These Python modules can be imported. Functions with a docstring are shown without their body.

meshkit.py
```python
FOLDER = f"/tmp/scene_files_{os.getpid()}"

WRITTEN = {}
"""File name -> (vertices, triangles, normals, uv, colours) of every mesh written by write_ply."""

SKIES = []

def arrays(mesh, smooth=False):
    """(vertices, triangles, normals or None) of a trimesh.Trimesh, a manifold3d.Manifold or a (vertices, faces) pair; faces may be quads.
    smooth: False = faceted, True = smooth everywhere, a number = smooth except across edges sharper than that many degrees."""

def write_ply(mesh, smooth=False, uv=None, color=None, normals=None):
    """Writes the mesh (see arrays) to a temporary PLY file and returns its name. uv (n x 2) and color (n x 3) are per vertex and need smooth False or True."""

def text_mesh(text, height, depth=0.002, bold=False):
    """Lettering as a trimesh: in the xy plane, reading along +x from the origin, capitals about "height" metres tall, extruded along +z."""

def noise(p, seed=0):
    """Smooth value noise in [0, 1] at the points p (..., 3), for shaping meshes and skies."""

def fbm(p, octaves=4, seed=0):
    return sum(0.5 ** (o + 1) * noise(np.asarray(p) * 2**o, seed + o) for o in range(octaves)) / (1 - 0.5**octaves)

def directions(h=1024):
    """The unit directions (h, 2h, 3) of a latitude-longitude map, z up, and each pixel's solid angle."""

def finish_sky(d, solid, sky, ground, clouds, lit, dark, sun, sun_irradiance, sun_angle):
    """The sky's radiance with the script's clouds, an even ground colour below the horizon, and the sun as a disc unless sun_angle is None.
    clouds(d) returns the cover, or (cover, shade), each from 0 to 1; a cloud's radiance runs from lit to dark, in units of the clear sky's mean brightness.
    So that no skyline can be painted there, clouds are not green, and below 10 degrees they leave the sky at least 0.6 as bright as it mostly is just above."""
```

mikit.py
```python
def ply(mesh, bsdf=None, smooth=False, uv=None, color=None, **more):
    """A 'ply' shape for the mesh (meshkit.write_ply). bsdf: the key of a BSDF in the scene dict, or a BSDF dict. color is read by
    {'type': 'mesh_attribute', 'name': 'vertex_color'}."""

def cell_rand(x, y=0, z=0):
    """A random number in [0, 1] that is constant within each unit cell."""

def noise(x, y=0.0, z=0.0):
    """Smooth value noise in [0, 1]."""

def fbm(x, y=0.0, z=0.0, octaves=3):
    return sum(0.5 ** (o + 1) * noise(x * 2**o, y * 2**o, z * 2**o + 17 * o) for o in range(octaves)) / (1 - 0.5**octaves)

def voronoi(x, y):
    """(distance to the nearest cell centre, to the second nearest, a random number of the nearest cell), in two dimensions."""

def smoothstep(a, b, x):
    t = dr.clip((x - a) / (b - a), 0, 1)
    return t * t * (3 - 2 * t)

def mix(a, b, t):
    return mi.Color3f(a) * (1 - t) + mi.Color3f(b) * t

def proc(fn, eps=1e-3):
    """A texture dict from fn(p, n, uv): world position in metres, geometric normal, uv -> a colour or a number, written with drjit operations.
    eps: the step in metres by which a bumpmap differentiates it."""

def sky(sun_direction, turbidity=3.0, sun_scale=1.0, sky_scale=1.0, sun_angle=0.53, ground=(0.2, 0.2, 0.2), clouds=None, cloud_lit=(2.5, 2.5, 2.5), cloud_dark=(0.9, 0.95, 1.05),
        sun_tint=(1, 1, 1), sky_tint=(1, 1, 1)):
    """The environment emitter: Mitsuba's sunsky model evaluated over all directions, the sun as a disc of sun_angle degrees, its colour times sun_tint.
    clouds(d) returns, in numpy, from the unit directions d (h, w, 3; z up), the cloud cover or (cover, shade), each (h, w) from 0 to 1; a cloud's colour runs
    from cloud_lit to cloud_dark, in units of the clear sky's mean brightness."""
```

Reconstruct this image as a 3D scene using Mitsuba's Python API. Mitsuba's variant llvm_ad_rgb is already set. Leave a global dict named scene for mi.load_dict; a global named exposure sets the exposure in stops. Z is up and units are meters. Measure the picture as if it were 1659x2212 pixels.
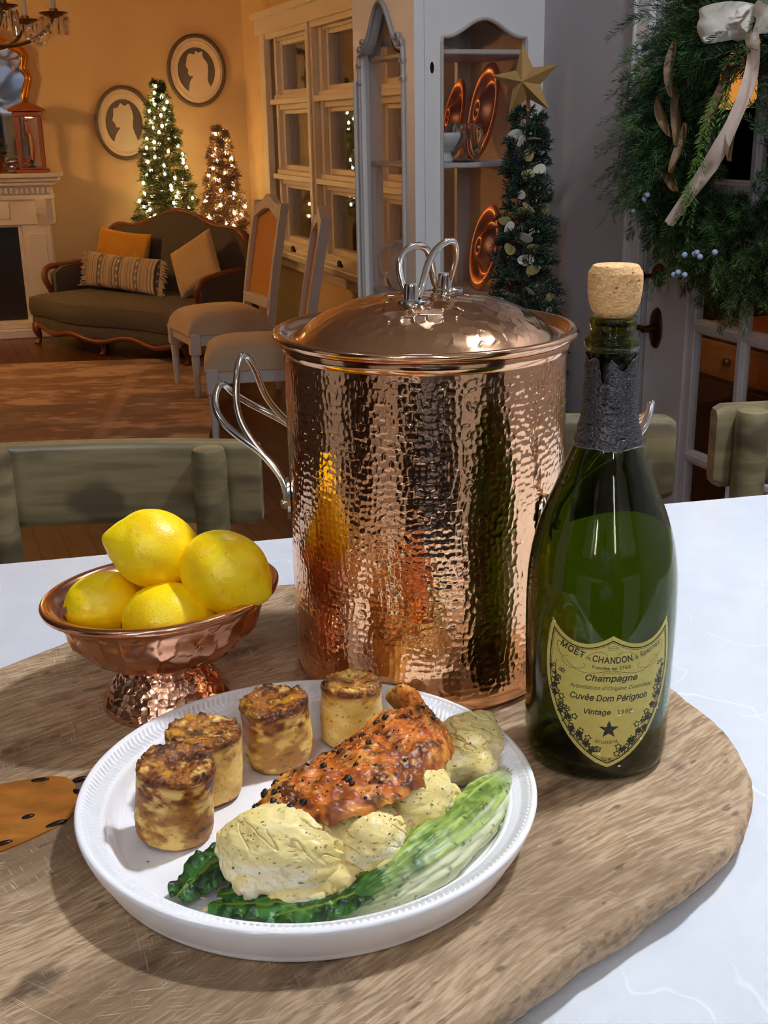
import math, random
import numpy as np, trimesh, mitsuba as mi, mikit, meshkit, manifold3d as m3
import drjit as dr
from shapely.geometry import Polygon
from shapely import affinity
from mikit import proc, noise, fbm, voronoi, smoothstep, cell_rand
T = mi.ScalarTransform4f
scene, labels = {}, {}
rng = np.random.default_rng(7)
PI = math.pi
ZB, ZT = 0.95, 0.918            # top of the serving board, top of the island worktop
CAM = np.array([0, 0, ZB + 0.4245])

# ---------------------------------------------------------------- camera
pitch, roll = math.radians(18.545), math.radians(-1.056)
fwd = np.array([0, math.cos(pitch), -math.sin(pitch)])
rt0 = np.array([1.0, 0, 0]); up0 = np.cross(rt0, fwd)
upv = up0 * math.cos(roll) - rt0 * math.sin(roll)
scene['camera'] = {'type': 'perspective', 'fov': 2 * math.degrees(math.atan(829.5 / 2500)), 'fov_axis': 'x', 'near_clip': 0.02,
                   'to_world': T().look_at(origin=CAM.tolist(), target=(CAM + fwd).tolist(), up=upv.tolist())}
exposure = -0.22

# ---------------------------------------------------------------- helpers
def lin(r, g, b):
    c = np.array([r, g, b]) / 255.0
    return np.where(c <= 0.04045, c / 12.92, ((c + 0.055) / 1.055) ** 2.4)
def mix(a, b, t):
    a, b = (mi.Color3f(*map(float, x)) if isinstance(x, np.ndarray) else x for x in (a, b))
    return a * (1 - t) + b * t
def rgb(c): return {'type': 'rgb', 'value': [float(x) for x in c]}
def mat(name, base, rough=0.6, metal=0.0, bump=None, bscale=1.0, **k):
    b = base if isinstance(base, dict) else rgb(base)
    d = {'type': 'principled', 'base_color': b, 'roughness': rough, 'metallic': metal, **k}
    if bump is not None:
        d = {'type': 'bumpmap', 'arbitrary': bump, 'scale': bscale, 'bsdf': d}
    scene['m_' + name] = {'type': 'twosided', 'bsdf': d}
    return name
VC = {'type': 'mesh_attribute', 'name': 'vertex_color'}
def thing(key, label, cat, group=None):
    labels[key] = {'label': label, 'category': cat}
    if group: labels[key]['group'] = group
    return key
def struct(key, label=None):
    labels[key] = {'kind': 'structure'}
    if label: labels[key]['label'] = label
def lab(key, label=None, kind=None):
    labels[key] = {}
    if label: labels[key]['label'] = label
    if kind: labels[key]['kind'] = kind
def add(key, mesh, bsdf, smooth=False, **k):
    base, n = key, 0
    while key in scene:
        n += 1; key = f'{base}_{n:03d}'
    scene[key] = mikit.ply(mesh, 'm_' + bsdf, smooth, **k)
    return key
def M(v, f): return trimesh.Trimesh(np.asarray(v, float), np.asarray(f, int), process=False)
def cat(*ms):
    ms = [m for x in ms for m in (x if isinstance(x, (list, tuple)) else [x])]
    vs, fs, o = [], [], 0
    for m in ms:
        vs.append(np.asarray(m.vertices)); fs.append(np.asarray(m.faces) + o); o += len(m.vertices)
    return M(np.vstack(vs), np.vstack(fs))
def grid(P, cu=False, cv=False):
    """surface through P (n, m, 3), closed along the first / second direction if asked"""
    n, m = P.shape[:2]
    i = np.arange(n if cu else n - 1)[:, None]; j = np.arange(m if cv else m - 1)[None]
    a = i * m + j; b = ((i + 1) % n) * m + j; c = ((i + 1) % n) * m + (j + 1) % m; d = i * m + (j + 1) % m
    q = np.stack([a, b, c, d], -1).reshape(-1, 4)
    return M(P.reshape(-1, 3), np.vstack([q[:, [0, 1, 2]], q[:, [0, 2, 3]]]))
def lathe(prof, n=64, at=(0, 0, 0), disp=None):
    """prof: (r, z) from bottom outside going up; outward normals"""
    p = np.asarray(prof, float); th = np.arange(n) * 2 * PI / n
    R = np.repeat(p[None, :, 0], n, 0); Z = np.repeat(p[None, :, 1], n, 0); TH = np.repeat(th[:, None], len(p), 1)
    if disp is not None: R, Z = disp(R, Z, TH)
    return grid(np.stack([R * np.cos(TH) + at[0], R * np.sin(TH) + at[1], Z + at[2]], -1), cu=True)
def smooth_path(pts, n=40, closed=False):
    from scipy.interpolate import splprep, splev
    p = np.asarray(pts, float)
    if closed: p = np.vstack([p, p[:1]])
    k = min(3, len(p) - 1)
    tck, _ = splprep(p.T, s=0, k=k, per=closed)
    u = np.linspace(0, 1, n + 1)[:-1] if closed else np.linspace(0, 1, n)
    return np.stack(splev(u, tck), -1)
def tube(path, r, n=10, closed=False, caps=True, sx=1.0):
    p = np.asarray(path, float); r = np.broadcast_to(np.asarray(r, float), len(p))
    t = np.roll(p, -1, 0) - np.roll(p, 1, 0) if closed else np.gradient(p, axis=0)
    t /= np.linalg.norm(t, axis=1, keepdims=True) + 1e-12
    a = np.array([0, 0, 1.0]) if abs(t[0, 2]) < 0.9 else np.array([1.0, 0, 0])
    N = []
    for k in range(len(p)):
        a = a - t[k] * (a @ t[k]); a /= np.linalg.norm(a) + 1e-12; N.append(a)
    N = np.array(N); B = np.cross(t, N)
    th = np.arange(n) * 2 * PI / n
    P = p[:, None] + r[:, None, None] * (N[:, None] * np.cos(th)[None, :, None] * sx + B[:, None] * np.sin(th)[None, :, None])
    m = grid(P, cu=closed, cv=True)
    if caps and not closed:
        k = len(p); v = np.vstack([m.vertices, p[:1], p[-1:]]); f = [m.faces]
        i = np.arange(n); f.append(np.stack([np.full(n, k * n), (i + 1) % n, i], 1)); o = (k - 1) * n
        f.append(np.stack([np.full(n, k * n + 1), o + i, o + (i + 1) % n], 1)); m = M(v, np.vstack(f))
    return M(m.vertices, np.asarray(m.faces)[:, ::-1])
def cbox(c, s, ch=0.004):
    """box with chamfered edges; c centre, s sizes"""
    s = np.asarray(s, float) / 2; ch = min(ch, s.min() * 0.45); pts = []
    for sx in (-1, 1):
        for sy in (-1, 1):
            for sz in (-1, 1):
                q = s * [sx, sy, sz]
                for ax in range(3):
                    w = q.copy(); 
                    for b in range(3):
                        if b != ax: w[b] -= np.sign(w[b]) * ch
                    pts.append(w)
    h = trimesh.convex.convex_hull(np.array(pts))
    return M(h.vertices + np.asarray(c), h.faces)
def bx(x0, x1, y0, y1, z0, z1, ch=0.003): return cbox(((x0 + x1) / 2, (y0 + y1) / 2, (z0 + z1) / 2), (x1 - x0, y1 - y0, z1 - z0), ch)
def extr(pts, h, z0=0.0, holes=None):
    m = trimesh.creation.extrude_polygon(Polygon(pts, holes or []), h, engine='earcut')
    return M(m.vertices + [0, 0, z0], m.faces)
def xf(m, R=None, t=(0, 0, 0), s=1.0):
    v = np.asarray(m.vertices) * s
    f = m.faces
    if R is not None:
        v = v @ np.asarray(R).T
        if np.linalg.det(np.asarray(R, float)) < 0: f = np.asarray(f)[:, ::-1]
    return M(v + np.asarray(t), f)
def rz(a): c, s = math.cos(a), math.sin(a); return np.array([[c, -s, 0], [s, c, 0], [0, 0, 1.0]])
def rx(a): c, s = math.cos(a), math.sin(a); return np.array([[1.0, 0, 0], [0, c, -s], [0, s, c]])
def ry(a): c, s = math.cos(a), math.sin(a); return np.array([[c, 0, s], [0, 1.0, 0], [-s, 0, c]])
def frame(t, R): return T(np.block([[np.asarray(R), np.asarray(t, float)[:, None]], [np.zeros((1, 3)), np.ones((1, 1))]]).tolist())
def align(a, b):
    a = np.asarray(a, float) / np.linalg.norm(a); b = np.asarray(b, float) / np.linalg.norm(b)
    v = np.cross(a, b); c = a @ b
    if c < -0.999999: return np.diag([1.0, -1, -1])
    K = np.array([[0, -v[2], v[1]], [v[2], 0, -v[0]], [-v[1], v[0], 0]])
    return np.eye(3) + K + K @ K / (1 + c)
ICO = {}
def ico(n):
    if n not in ICO:
        m = trimesh.creation.icosphere(subdivisions=n); ICO[n] = (np.array(m.vertices), np.array(m.faces))
    v, f = ICO[n]; return M(v.copy(), f)
def nz(p, s, seed=0, o=4): return meshkit.fbm(np.asarray(p) * s, o, seed) - 0.5
def sm(a, b, x): t = np.clip((x - a) / (b - a), 0, 1); return t * t * (3 - 2 * t)
def mixc(a, b, t): return np.asarray(a) * (1 - t[..., None]) + np.asarray(b) * t[..., None]

# ---------------------------------------------------------------- lights: kitchen ceiling cans (key over the right of the island), dining lamps below
CEIL = 2.75
def can(key, x, y, L, col, label, r=0.075, w=1.0, z=CEIL):
    thing(key, label, 'ceiling light')
    add(key + '__trim', lathe([(r + 0.03, 0), (r + 0.03, -0.006), (r + 0.004, -0.012), (r, -0.008), (r, 0.0)][::-1], 40, (x, y, z)), 'paint_white', 40)
    d = lathe([(0.0005, -0.004), (r * 0.5, -0.004), (r, -0.004)], 40, (x, y, z))
    em = add(key + '__lens', d, 'paint_white')
    scene[em]['emitter'] = {'type': 'area', 'radiance': rgb(np.asarray(col) * L), 'sampling_weight': w}
COOL = np.array([0.93, 1.0, 1.10])
WARM = np.array([1.0, 0.52, 0.17])
mat('paint_white', lin(225, 222, 215), 0.45)
KEY_L = 760.0
can('ceiling_light', 0.80, 1.05, KEY_L, COOL, 'round recessed ceiling light over the right end of the island', w=3.0)
FILL = 44.0
can('ceiling_light_001', -1.1, 0.45, FILL, COOL, 'round recessed ceiling light over the left end of the island')
can('ceiling_light_002', 1.5, -0.3, FILL, COOL, 'round recessed ceiling light near the right kitchen cabinets')
can('ceiling_light_003', 0.05, 2.3, 75, COOL, 'round recessed ceiling light between island and dining room')
def bar_light(key, x, y0, y1, L, label):
    thing(key, label, 'ceiling light')
    b = trimesh.creation.box((0.10, y1 - y0 + 0.04, 0.04)); add(key + '__housing', M(b.vertices + [x, (y0 + y1) / 2, CEIL - 0.021], b.faces), 'paint_white')
    e = add(key + '__tube', M([[x - 0.035, y0, CEIL - 0.043], [x + 0.035, y0, CEIL - 0.043], [x + 0.035, y1, CEIL - 0.043], [x - 0.035, y1, CEIL - 0.043]], [[0, 2, 1], [0, 3, 2]]), 'paint_white')
    scene[e]['emitter'] = {'type': 'area', 'radiance': rgb(COOL * L), 'sampling_weight': 1.5}
bar_light('bar_light', -0.42, -1.55, -0.25, 17.0, 'long bar ceiling light over the kitchen aisle left of the photographer')
bar_light('bar_light_001', 0.24, -1.55, -0.25, 17.0, 'long bar ceiling light over the kitchen aisle right of the photographer')
# ---------------------------------------------------------------- room shell
A12, A21 = math.radians(12), math.radians(21.5)
Bd = np.array([math.cos(A12), math.sin(A12), 0]); Bn = np.array([math.sin(A12), -math.cos(A12), 0])      # back wall: along, towards the room
Rd = np.array([0.34341, -0.93919, 0]); Rn = np.array([-0.93919, -0.34341, 0])                              # window wall
Dd = np.array([math.sin(A21), -math.cos(A21), 0]); Dn = np.array([-math.cos(A21), -math.sin(A21), 0])      # door wall
CORNER = np.array([-0.926, 8.721, 0]); D0 = np.array([0.71, 3.0, 0])
def slab(p, d, n, a, b, z0, z1, t=0.1, off=0.0, ch=0.002):
    """a box standing along d from a to b, its room face at distance off in front of the plane, thickness t behind"""
    m = bx(a, b, -t, 0, z0, z1, ch)
    R = np.stack([d, n, [0, 0, 1.0]], 1)
    return xf(m, R, np.asarray(p) + n * off)
mat('wall_warm', proc(lambda p, n, uv: mix(lin(212, 182, 138), lin(204, 172, 128), fbm(p.x * 3, p.y * 3, p.z * 3))), 0.8)
mat('wall_grey', proc(lambda p, n, uv: mix(lin(172, 166, 168), lin(162, 157, 160), fbm(p.x * 4, p.y * 4, p.z * 4))), 0.75)
mat('wall_slate', lin(96, 84, 78), 0.8)
mat('firebox_black', lin(16, 16, 18), 0.25)
mat('ceiling_paint', lin(190, 180, 168), 0.85)
def floor_fn(p, n, uv):
    a = p.x * 0.93 + p.y * 0.367; b = -p.x * 0.367 + p.y * 0.93
    k = dr.floor(a / 0.09); e = a / 0.09 - k
    s = cell_rand(k, dr.floor(b / 1.1 + cell_rand(k, 3) * 5))
    g = fbm(a * 90, b * 5, s * 9, 3)
    c = mix(lin(92, 52, 24), lin(58, 30, 13), g * 0.7 + s * 0.45)
    return c * (0.35 + 0.65 * smoothstep(0.0, 0.035, dr.minimum(e, 1 - e)))
mat('floor_wood', proc(floor_fn), 0.35)
struct('floor'); add('floor', bx(-6, 4.6, -3.8, 10.5, -0.1, 0, 0), 'floor_wood')
struct('ceiling'); add('ceiling', bx(-6, 4.6, -3.8, 10.5, CEIL, CEIL + 0.1, 0), 'ceiling_paint')
struct('wall_back'); add('wall_back', slab(CORNER, Bd, Bn, -4.6, 0.12, 0, CEIL, 0.12), 'wall_warm')
struct('baseboard_back'); add('baseboard_back', slab(CORNER, Bd, Bn, -4.5, 0, 0, 0.13, 0.02, 0.02), 'paint_white')
DEND = -1.0837   # where the door wall ends behind the display cabinet, measured along Dd from D0
wc = D0 + Dd * DEND
# window wall: pieces round the opening (openings between a0 and a1 along Rd from the corner)
W0, W1, WZ0, WZ1 = 0.70, 3.95, 0.60, 1.93
RL = (wc - CORNER) @ Rd + 0.35
struct('wall_right')
add('wall_right', cat(slab(CORNER, Rd, Rn, -0.1, W0, 0, CEIL, 0.16), slab(CORNER, Rd, Rn, W1, RL, 0, CEIL, 0.16),
    slab(CORNER, Rd, Rn, W0, W1, 0, WZ0, 0.16), slab(CORNER, Rd, Rn, W0, W1, WZ1, CEIL, 0.16)), 'wall_warm')
# short return from the window wall out to the door wall
re = wc - Rn * ((wc - CORNER) @ Rn)
dd = re - wc; L_ = np.linalg.norm(dd[:2]); dd = dd / L_; nn = np.array([-dd[1], dd[0], 0.0])
if nn[1] < 0: nn = -nn
struct('wall_return'); add('wall_return', slab(wc, dd, nn, 0, L_ + 0.2, 0, CEIL, 0.08), 'wall_warm')
# door wall with the opening of the glazed door
DO0, DO1, DH = -0.055, 0.80, 2.04
struct('wall_door')
add('wall_door', cat(slab(D0, Dd, Dn, DEND, DO0, 0, CEIL, 0.12), slab(D0, Dd, Dn, DO1, 7.1, 0, CEIL, 0.12), slab(D0, Dd, Dn, DO0, DO1, DH, CEIL, 0.12)), 'wall_grey')
struct('wall_left'); add('wall_left', cat(bx(-3.7, -3.6, -1.8, 4.0, 0, CEIL, 0), bx(-5.1, -5.0, 4.0, 9.0, 0, CEIL, 0), bx(-5.1, -3.6, 3.9, 4.0, 0, CEIL, 0)), 'wall_slate')
struct('wall_kitchen'); add('wall_kitchen', bx(-3.7, 2.9, -1.85, -1.75, 0, CEIL, 0), 'wall_slate')

# ---------------------------------------------------------------- kitchen behind the photographer (seen in the copper, the bottle and the mirror)
mat('cab_white', lin(236, 234, 228), 0.4)
mat('dark_steel', lin(70, 68, 70), 0.3, 0.9)
mat('dark_wood', lin(62, 36, 20), 0.45)
mat('brass', lin(190, 140, 70), 0.25, 1.0)
def cab_unit(i, x0, x1, z0, z1, y0, y1, label, nd, upper, m='cab_white'):
    k = 'kitchen_cabinet' if i == 0 else f'kitchen_cabinet_{i:03d}'
    thing(k, label, 'cabinet')
    add(k + '__body', bx(x0, x1, y0, y1, z0, z1), m)
    w = (x1 - x0) / nd
    for j in range(nd):
        a, b = x0 + j * w + 0.006, x0 + (j + 1) * w - 0.006
        d = add(k + '__door', cat(bx(a, b, y1, y1 + 0.014, z0 + 0.01, z1 - 0.01), bx(a, a + 0.06, y1 + 0.014, y1 + 0.022, z0 + 0.01, z1 - 0.01),
            bx(b - 0.06, b, y1 + 0.014, y1 + 0.022, z0 + 0.01, z1 - 0.01), bx(a + 0.06, b - 0.06, y1 + 0.014, y1 + 0.022, z0 + 0.01, z0 + 0.07), bx(a + 0.06, b - 0.06, y1 + 0.014, y1 + 0.022, z1 - 0.07, z1 - 0.01)), m)
        hx = b - 0.03 if j % 2 == 0 else a + 0.03; hz = z0 + 0.12 if upper else z1 - 0.12
        add(d + '__handle', tube([(hx, y1 + 0.022, hz - 0.06), (hx, y1 + 0.045, hz - 0.05), (hx, y1 + 0.045, hz + 0.05), (hx, y1 + 0.022, hz + 0.06)], 0.005, 8), 'brass', 40)
cab_unit(0, -1.86, -0.72, 0.1, 0.88, -1.70, -1.05, 'white lower kitchen cabinet left of the dishwasher', 2, False)
cab_unit(1, -1.86, -1.10, 1.4, 2.3, -1.70, -1.37, 'white upper kitchen cabinet above the left worktop', 2, True)
cab_unit(2, 0.86, 2.05, 0.1, 0.88, -1.70, -1.05, 'white lower kitchen cabinet right of the oven', 3, False)
cab_unit(3, 0.86, 2.05, 1.4, 2.3, -1.70, -1.37, 'white upper kitchen cabinet right of the oven', 3, True)
thing('dishwasher', 'black dishwasher between the white lower cabinets', 'dishwasher')
add('dishwasher__body', bx(-0.71, 0.0, -1.70, -1.06, 0.08, 0.88), 'firebox_black'); d = add('dishwasher__door', bx(-0.70, -0.01, -1.06, -1.03, 0.12, 0.87), 'firebox_black')
add(d + '__handle', tube([(-0.65, -1.03, 0.80), (-0.64, -0.99, 0.80), (-0.07, -0.99, 0.80), (-0.06, -1.03, 0.80)], 0.01, 8), 'dark_steel', 40)
thing('oven', 'dark steel oven range beside the dishwasher', 'oven')
add('oven__body', bx(0.02, 0.84, -1.70, -1.06, 0.08, 0.90), 'dark_steel'); d = add('oven__door', bx(0.04, 0.82, -1.06, -1.03, 0.22, 0.74), 'firebox_black')
add(d + '__handle', tube([(0.10, -1.03, 0.69), (0.11, -0.98, 0.69), (0.75, -0.98, 0.69), (0.76, -1.03, 0.69)], 0.012, 8), 'steel', 40)
for j in range(5): add('oven__knob', xf(lathe([(0.022, 0), (0.020, 0.03), (0, 0.032)], 16), rx(-PI / 2), (0.12 + j * 0.155, -1.06, 0.82)), 'steel', 40)
thing('kitchen_worktop', 'pale worktop on the white lower cabinets behind the photographer', 'worktop')
add('kitchen_worktop__slab', bx(-1.88, 0.01, -1.72, -1.02, 0.885, 0.915), 'quartz'); add('kitchen_worktop__slab', bx(0.85, 2.07, -1.72, -1.02, 0.885, 0.915), 'quartz')
struct('door_1'); add('door_1', cat(bx(-3.2, -2.1, -1.75, -1.71, 0, 2.05), bx(-3.1, -2.7, -1.71, -1.69, 0.15, 0.9), bx(-2.6, -2.2, -1.71, -1.69, 0.15, 0.9), bx(-3.1, -2.7, -1.71, -1.69, 1.0, 1.95), bx(-2.6, -2.2, -1.71, -1.69, 1.0, 1.95)), 'dark_wood')
thing('kitchen_hutch', 'tall white kitchen pantry cupboard against the left wall', 'cupboard')
add('kitchen_hutch__body', bx(-3.55, -3.1, -0.45, 0.75, 0.0, 2.3), 'cab_white')
for j in range(2):
    d = add('kitchen_hutch__door', bx(-3.1, -3.08, -0.43 + j * 0.6, 0.13 + j * 0.6, 0.1, 2.2), 'cab_white')
    add(d + '__knob', xf(ico(2), None, (-3.065, 0.05 + j * 0.6, 1.1), 0.018), 'brass', True)

def sconce(key, x, L, label):
    thing(key, label, 'wall lamp')
    add(key + '__plate', bx(x - 0.05, x + 0.05, -1.75, -1.735, 1.50, 2.34, 0.004), 'brass'); add(key + '__arm', bx(x - 0.012, x + 0.012, -1.74, -1.68, 1.90, 1.93, 0.003), 'brass')
    e = add(key + '__tube', lathe([(0.0, 1.54), (0.050, 1.545), (0.058, 1.57), (0.058, 2.27), (0.050, 2.295), (0, 2.30)], 20, (x, -1.66, 0)), 'paint_white', 40)
    scene[e]['emitter'] = {'type': 'area', 'radiance': rgb(COOL * L), 'sampling_weight': 1.5}
sconce('wall_lamp', -0.92, 34.0, 'tall glowing tube wall lamp left of the oven')
sconce('wall_lamp_001', 0.50, 34.0, 'tall glowing tube wall lamp above the oven')

# ---------------------------------------------------------------- island and board
def counter_fn(p, n, uv):
    x, y = p.x, p.y
    w = fbm(x * 4, y * 4, 3.0, 3) * 0.5 + fbm(x * 40, y * 40, 6.0, 3) * 0.10
    a = dr.abs(fbm(x * 3.2 + w, y * 3.2 - w, 1.0, 4) - 0.5)
    b = dr.abs(fbm(x * 7.5 + 5 + w, y * 7.5 + w, 7.0, 3) - 0.5)
    m = smoothstep(0.40, 0.60, fbm(x * 2.5, y * 2.5, 11.0, 2))
    v = (1 - smoothstep(0.0, 0.0035, a)) * 0.45 * m + (1 - smoothstep(0.0, 0.004, b)) * 0.45 * smoothstep(0.48, 0.62, fbm(x * 5, y * 5, 21.0, 2))
    c = mix(lin(205, 210, 217), lin(213, 217, 222), fbm(x * 30, y * 30, 2.0, 3))
    return mix(c, lin(240, 241, 243), dr.clip(v, 0, 1))
mat('quartz', proc(counter_fn), 0.16, specular=0.5)
thing('kitchen_island', 'kitchen island with a pale veined quartz worktop under the serving board', 'kitchen island')
def ci(x, y): return np.array([x, y]) 
e0, e1 = np.array([-0.427, 1.203]), np.array([0.489, 1.402]); ed = (e1 - e0) / np.linalg.norm(e1 - e0); en = np.array([ed[1], -ed[0]])
c0 = e0 - ed * 0.22; c1 = e1 + ed * 0.32
top = np.array([c0, c1, c1 + en * 0.93, c0 + en * 0.93])
def bevel_prism(poly, z0, z1, ch):
    P = Polygon(poly); i = P.buffer(-ch, join_style=2)
    return cat(extr(list(i.exterior.coords)[:-1], ch, z1 - ch - 0.0), extr(poly, z1 - z0 - ch, z0)) if ch else extr(poly, z1 - z0, z0)
add('kitchen_island__worktop', extr(top, 0.035, ZT - 0.035), 'quartz')
base = np.array([c0 + ed * 0.05 + en * 0.32, c1 - ed * 0.05 + en * 0.32, c1 - ed * 0.05 + en * 0.90, c0 + ed * 0.05 + en * 0.90])
add('kitchen_island__base_cabinet', extr(base, ZT - 0.035, 0.0), 'cab_white')

GA = math.radians(40)
def board_fn(p, n, uv):
    u = p.x * math.cos(GA) + p.y * math.sin(GA); v = -p.x * math.sin(GA) + p.y * math.cos(GA)
    z = p.z
    wob = fbm(u * 5, v * 7, 1.5, 2) * 0.05
    g1 = fbm(u * 14, (v + wob) * 95, z * 60, 4)
    g2 = fbm(u * 75, (v + wob) * 620, z * 300, 3)
    bl = fbm(u * 9, v * 13, 4.0, 4)
    c = mix(lin(172, 144, 112), lin(130, 104, 78), smoothstep(0.28, 0.74, g1) * 0.5)
    c = mix(c, lin(108, 84, 62), smoothstep(0.47, 0.78, g2) * 0.42)
    c = mix(c, lin(206, 182, 150), smoothstep(0.52, 0.30, g2) * 0.45)
    c = mix(c, lin(112, 88, 66), smoothstep(0.48 - 0.06 * smoothstep(0.0, -0.25, p.x), 0.74, bl) * (0.55 + 0.35 * smoothstep(0.0, -0.25, p.x)))
    c = mix(c, lin(64, 48, 36), smoothstep(0.64, 0.80, fbm(u * 17 + 3, v * 30, 9.0, 4)) * 0.75)
    lf = smoothstep(0.02, -0.16, p.x)
    s = mi.Float(0)
    for k, (a, sc) in enumerate(((0.15, 1.0), (0.95, 1.25), (1.9, 0.9), (2.6, 1.1), (2.2, 1.3))):
        q = p.x * math.cos(a) + p.y * math.sin(a); w = -p.x * math.sin(a) + p.y * math.cos(a) + 0.006 * fbm(q * 9, 3.0 + k, 0.0, 2)
        t = noise(q * 55 * sc, w * 2300 * sc, 20.0 + k)
        s = dr.maximum(s, smoothstep(0.84, 0.95, t) * smoothstep(0.46, 0.66, fbm(p.x * 11, p.y * 11, 30.0 + k, 3)))
    c = mix(c, lin(226, 206, 172), s * (0.16 + 0.30 * lf))
    c = mix(c, lin(70, 52, 38), smoothstep(0.74, 0.86, fbm(u * 60, v * 190, 14.0, 3)) * 0.6)
    side = 1 - smoothstep(0.45, 0.8, dr.abs(n.z))
    ch = smoothstep(0.40, 0.70, fbm(p.x * 190, p.y * 190, z * 260, 4)) * 0.8
    c = mix(c, mix(lin(160, 134, 104), lin(92, 76, 60), ch), side * 0.75)
    rim = smoothstep(0.58, 0.70, fbm(p.x * 55, p.y * 55, 5.0, 4)) * side
    return mix(c, lin(214, 172, 118), rim * 0.6)
def board_bump(p, n, uv):
    u = p.x * math.cos(GA) + p.y * math.sin(GA); v = -p.x * math.sin(GA) + p.y * math.cos(GA)
    return fbm(u * 30, v * 420, p.z * 200, 3)
mat('board_wood', proc(board_fn), 0.62, bump=proc(board_bump, 2e-4), bscale=0.00035, specular=0.3)
out = smooth_path([(0.039, .464), (.115, .528), (.181, .584), (.216, .621), (.239, .660), (.249, .705), (.246, .755), (.226, .816), (.17, .92), (.08, 1.01), (-.05, 1.055), (-.17, 1.03),
    (-.246, .969), (-.324, .88), (-.42, .77), (-.47, .64), (-.45, .52), (-.36, .435), (-.22, .40), (-.08, .405)], 420, True)
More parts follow.
